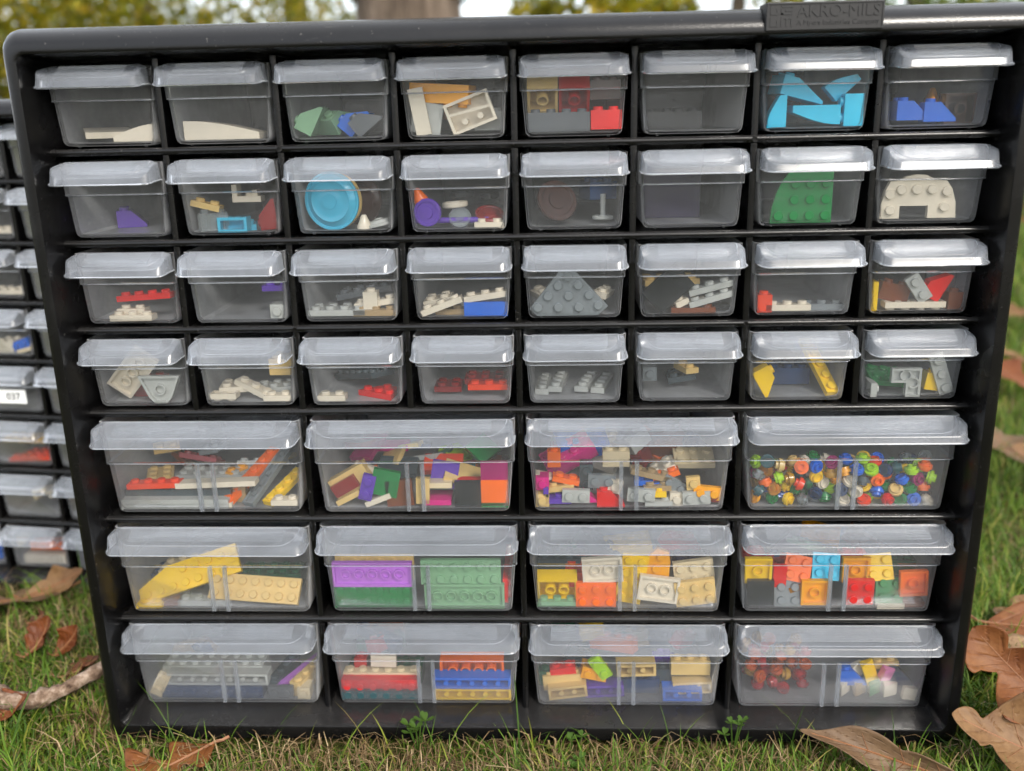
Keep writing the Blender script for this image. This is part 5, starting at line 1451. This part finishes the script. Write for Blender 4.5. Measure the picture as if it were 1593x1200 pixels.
# ------------------------------------------------------------------ clover and small weeds at the cabinet foot
CLOV = blade_mat('clover_leaf', [(0, (0.05, 0.10, 0.012, 1)), (1, (0.11, 0.15, 0.025, 1))], 0.35)
def weed(x, y, h, seed, label, nl=5, size=0.0050):
    rg = random.Random(seed); root = empty('clover_plant', Matrix.Translation((x, y, float(ground_h(x, y))))); tag(root, label, 'weed', 'small weeds at the cabinet foot')
    for k in range(nl):
        a = 2*math.pi*k/nl + rg.uniform(-.4, .4); hh = h * rg.uniform(0.6, 1.0); ox, oy = 0.0055*math.cos(a), 0.003*math.sin(a)
        st_ = obj('stem', tube_path([(0, 0, -0.004), (ox*.5, oy*.5, hh*.6), (ox, oy, hh)], [0.0006, 0.0005, 0.0004], 6).mesh('stem', CLOV, 60), root)
        for q in range(3):
            b = a + q*2.1; mb = MB(); L = size * rg.uniform(.8, 1.1)
            pts = [(0, 0), (0.3, .32), (.7, .46), (1.0, .30), (.93, 0), (1.0, -.30), (.7, -.46), (.3, -.32)]
            vs = [(L*(px*math.cos(b) - py*math.sin(b)), L*(px*math.sin(b) + py*math.cos(b)), L*(0.45*px + 0.35*abs(py))) for px, py in pts]
            mb.add(vs + [(L*.55*math.cos(b), L*.55*math.sin(b), L*.2)], [(i, (i+1) % 8, 8) for i in range(8)])
            me = mb.mesh('leaflet', CLOV, 60, fix=False); obj('leaflet', me, st_, loc=(ox, oy, hh))
weed(-0.063, -0.026, 0.029, 1, 'small clover plant with rounded leaves before the red and blue brick drawer')
weed(0.121, -0.025, 0.027, 2, 'small weed at the cabinet foot below the bottom right drawer', 4, 0.0042)
weed(0.028, -0.025, 0.020, 3, 'tiny weed at the cabinet foot near its middle', 3, 0.0038)
weed(0.030, -0.043, 0.012, 4, 'pale low weed in the grass at the bottom middle', 5, 0.0045)

# ------------------------------------------------------------------ trees and shrubs behind
BARK1 = bark_mat('bark_grey_brown', (0.030, 0.022, 0.016, 1), (0.11, 0.083, 0.062, 1), (0.20, 0.155, 0.12, 1), 20, (1, 1, 0.16))
BARK2 = bark_mat('bark_dark', (0.025, 0.02, 0.016, 1), (0.06, 0.048, 0.036, 1), (0.11, 0.088, 0.066, 1), 12)
def foliage_mat(name, stops): return blade_mat(name, stops, 0.45)
FYG = foliage_mat('foliage_yellow_green', [(0, (0.07, 0.09, 0.005, 1)), (0.4, (0.17, 0.175, 0.008, 1)), (0.75, (0.33, 0.27, 0.012, 1)), (1, (0.44, 0.29, 0.02, 1))])
FGR = foliage_mat('foliage_green', [(0, (0.035, 0.065, 0.012, 1)), (0.5, (0.085, 0.13, 0.02, 1)), (0.85, (0.17, 0.20, 0.03, 1)), (1, (0.30, 0.26, 0.05, 1))])
def leaf_cloud(centres, radii, n_each, size, mat, seed):
    g = np.random.default_rng(seed); P_ = []
    for (c_, r_) in zip(centres, radii):
        d = g.normal(size=(n_each, 3)); d /= np.linalg.norm(d, axis=1)[:, None]
        P_.append(np.array(c_) + d * (g.random(n_each) ** 0.45)[:, None] * np.array(r_))
    P_ = np.concatenate(P_); n = len(P_)
    a = g.normal(size=(n, 3)); a /= np.linalg.norm(a, axis=1)[:, None]
    b = np.cross(a, g.normal(size=(n, 3))); b /= np.linalg.norm(b, axis=1)[:, None]
    s = size * g.uniform(0.6, 1.3, n)[:, None]
    nn = np.cross(a, b)
    V = np.stack([P_ - a*s, P_ - b*s*0.55 + nn*s*0.12, P_ + a*s, P_ + b*s*0.55 + nn*s*0.12], 1).astype(np.float32)
    F = (np.arange(n, dtype=np.int32)[:, None]*4 + np.arange(4, dtype=np.int32)).reshape(-1)
    me = bpy.data.meshes.new('crown'); me.vertices.add(n*4); me.vertices.foreach_set('co', V.reshape(-1))
    me.loops.add(n*4); me.loops.foreach_set('vertex_index', F)
    me.polygons.add(n); me.polygons.foreach_set('loop_start', np.arange(0, n*4, 4, dtype=np.int32)); me.update(calc_edges=True)
    at = me.attributes.new('tone', 'FLOAT', 'POINT'); at.data.foreach_set('value', np.repeat(np.clip(g.normal(0.5, 0.25, n), 0, 1), 4).astype(np.float32))
    me.materials.append(mat); return me
def tree(x, y, r, h, bark, fol, seed, label, low=None, n_each=260, size=0.05):
    rg = random.Random(seed); gz = float(ground_h(x, y))
    root = empty('tree', Matrix.Translation((x, y, gz))); tag(root, label, 'tree', 'trees behind the cabinets')
    lean = (rg.uniform(-.04, .04), rg.uniform(-.04, .04))
    path = [(lean[0]*t*h, lean[1]*t*h, -0.1 + t*(h*0.8)) for t in (0, .02, .05, .1, .2, .35, .55, .75, 1)]
    rad = [r*k for k in (1.5, 1.25, 1.1, 1.0, .93, .82, .62, .4, .12)]
    obj('trunk', tube_path(path, rad, 18, 0.05, seed).mesh('trunk', bark, 60), root)
    cs, rs = [], []
    for k in range(9):
        a = rg.uniform(0, 6.28); z0 = h*rg.uniform(.32, .7); ln_ = h*rg.uniform(.16, .3); t = z0/(h*.8)
        b0 = Vector((lean[0]*t*h, lean[1]*t*h, z0)); e = b0 + Vector((math.cos(a)*ln_, math.sin(a)*ln_, ln_*rg.uniform(.25, .8)))
        mid = (b0 + e)/2 + Vector((0, 0, ln_*.08))
        obj('limb', tube_path([tuple(b0), tuple(mid), tuple(e)], [r*.32, r*.2, r*.06], 8, .08, seed + k).mesh('limb', bark, 60), root)
        for f in (0.65, 1.0):
            q = b0.lerp(e, f); cs.append((q.x + rg.uniform(-.2, .2), q.y + rg.uniform(-.2, .2), q.z + rg.uniform(0, .3))); rs.append((ln_*.5, ln_*.5, ln_*.36))
    if low:
        for (lx, ly, lz, lr) in low:
            e = Vector((lx - x, ly - y, lz - gz)); b0 = Vector((0, 0, max(1.0, e.z + 0.5)))
            obj('limb', tube_path([tuple(b0), tuple((b0 + e)/2 + Vector((0, 0, .15))), tuple(e)], [r*.2, r*.1, .006], 8, .08, seed + 31).mesh('limb', bark, 60), root)
            cs.append(tuple(e)); rs.append((lr, lr, lr*.6))
    obj('crown', leaf_cloud(cs, rs, n_each, size, fol, seed), root)
    return root
def shrub(x, y, w, h, fol, seed, label, n_each=420, size=0.035):
    rg = random.Random(seed); gz = float(ground_h(x, y))
    root = empty('shrub', Matrix.Translation((x, y, gz))); tag(root, label, 'shrub', 'shrubs along the edge of the lawn')
    cs, rs = [], []
    for k in range(9):
        a = 6.28*k/9 + rg.uniform(-.3, .3); d = w*rg.uniform(.15, .5); z = h*rg.uniform(.25, .9)
        e = (d*math.cos(a), d*math.sin(a), z)
        obj('stem', tube_path([(0, 0, -.05), (e[0]*.35, e[1]*.35, z*.55), e], [.02, .013, .004], 6, .1, seed + k).mesh('stem', BARK2, 60), root)
        cs.append(e); rs.append((w*.30, w*.30, h*.20)); cs.append((e[0]*.8, e[1]*.8, z*.5)); rs.append((w*.26, w*.26, h*.22))
    obj('crown', leaf_cloud(cs, rs, n_each, size, fol, seed), root)

big = tree(-0.575, 3.70, 0.226, 9.0, BARK1, FYG, 11, 'thick grey brown tree trunk with a dark cord round it, straight behind the cabinet')
mb = tube_path([(0.236*1.02*math.cos(t), 0.236*1.02*math.sin(t), 0.865 - 0.045*math.sin(t) + 0.004*math.sin(5*t)) for t in [2*math.pi*i/40 for i in range(41)]], 0.009, 8)
CORD, nt_, b_, o_ = new_mat('dark_cord'); b_.inputs['Base Color'].default_value = (0.02, 0.018, 0.016, 1); b_.inputs['Roughness'].default_value = 0.8
tag(obj('cord', mb.mesh('cord', CORD, 60), None, loc=(-0.575, 3.70, float(ground_h(-0.575, 3.70)))), 'dark cord tied round the thick tree trunk', 'cord')
tree(-3.03, 11.5, 0.165, 11.0, BARK1, FYG, 12, 'slimmer pale brown trunk left of the thick tree', low=[(-2.7, 9.5, 1.55, .55)])
tree(-3.64, 8.5, 0.095, 8.0, BARK2, FYG, 13, 'thin dark trunk among the yellow shrubs at the left')
tree(1.16, 7.5, 0.055, 7.0, BARK2, FYG, 14, 'thin dark trunk behind, left one of a close pair', low=[(0.35, 7.0, 1.16, .34), (0.75, 8.2, 1.30, .4), (-0.05, 7.4, 1.12, .3), (0.9, 7.2, 1.05, .3)])
tree(1.50, 8.0, 0.066, 7.5, BARK2, FYG, 15, 'thin dark trunk behind, right one of a close pair', low=[(1.9, 8.0, 1.25, .35)])
tree(3.4, 9.0, 0.10, 8.5, BARK2, FGR, 16, 'dark trunk at the right behind the cabinet corner', low=[(2.5, 8.5, 1.18, .5), (3.3, 8.2, 1.15, .6), (3.9, 8.6, 1.2, .6)])
tree(-6.5, 13.0, 0.15, 11.0, BARK2, FYG, 17, 'leafy tree far behind at the left edge')
tree(6.8, 14.0, 0.15, 11.0, BARK2, FGR, 18, 'leafy tree far behind at the right edge')
shrub(-3.7, 6.3, 2.2, 2.4, FYG, 21, 'dense yellow green shrub behind the left corner of the cabinet')
shrub(-2.55, 7.2, 1.9, 2.2, FYG, 22, 'yellow green shrub left of the pale brown trunk')
shrub(-5.2, 8.4, 2.8, 2.8, FYG, 23, 'olive yellow shrub at the far left edge')
shrub(-4.6, 10.5, 2.8, 3.0, FGR, 24, 'darker green shrub behind the yellow ones')
shrub(4.6, 9.6, 2.4, 1.9, FGR, 25, 'green shrub behind the upper right corner of the cabinet')
shrub(6.0, 10.6, 2.6, 2.6, FYG, 26, 'yellow green shrub at the far right')
shrub(-1.75, 9.4, 1.5, 1.75, FYG, 27, 'small yellow shrub between the two brown trunks', 260)
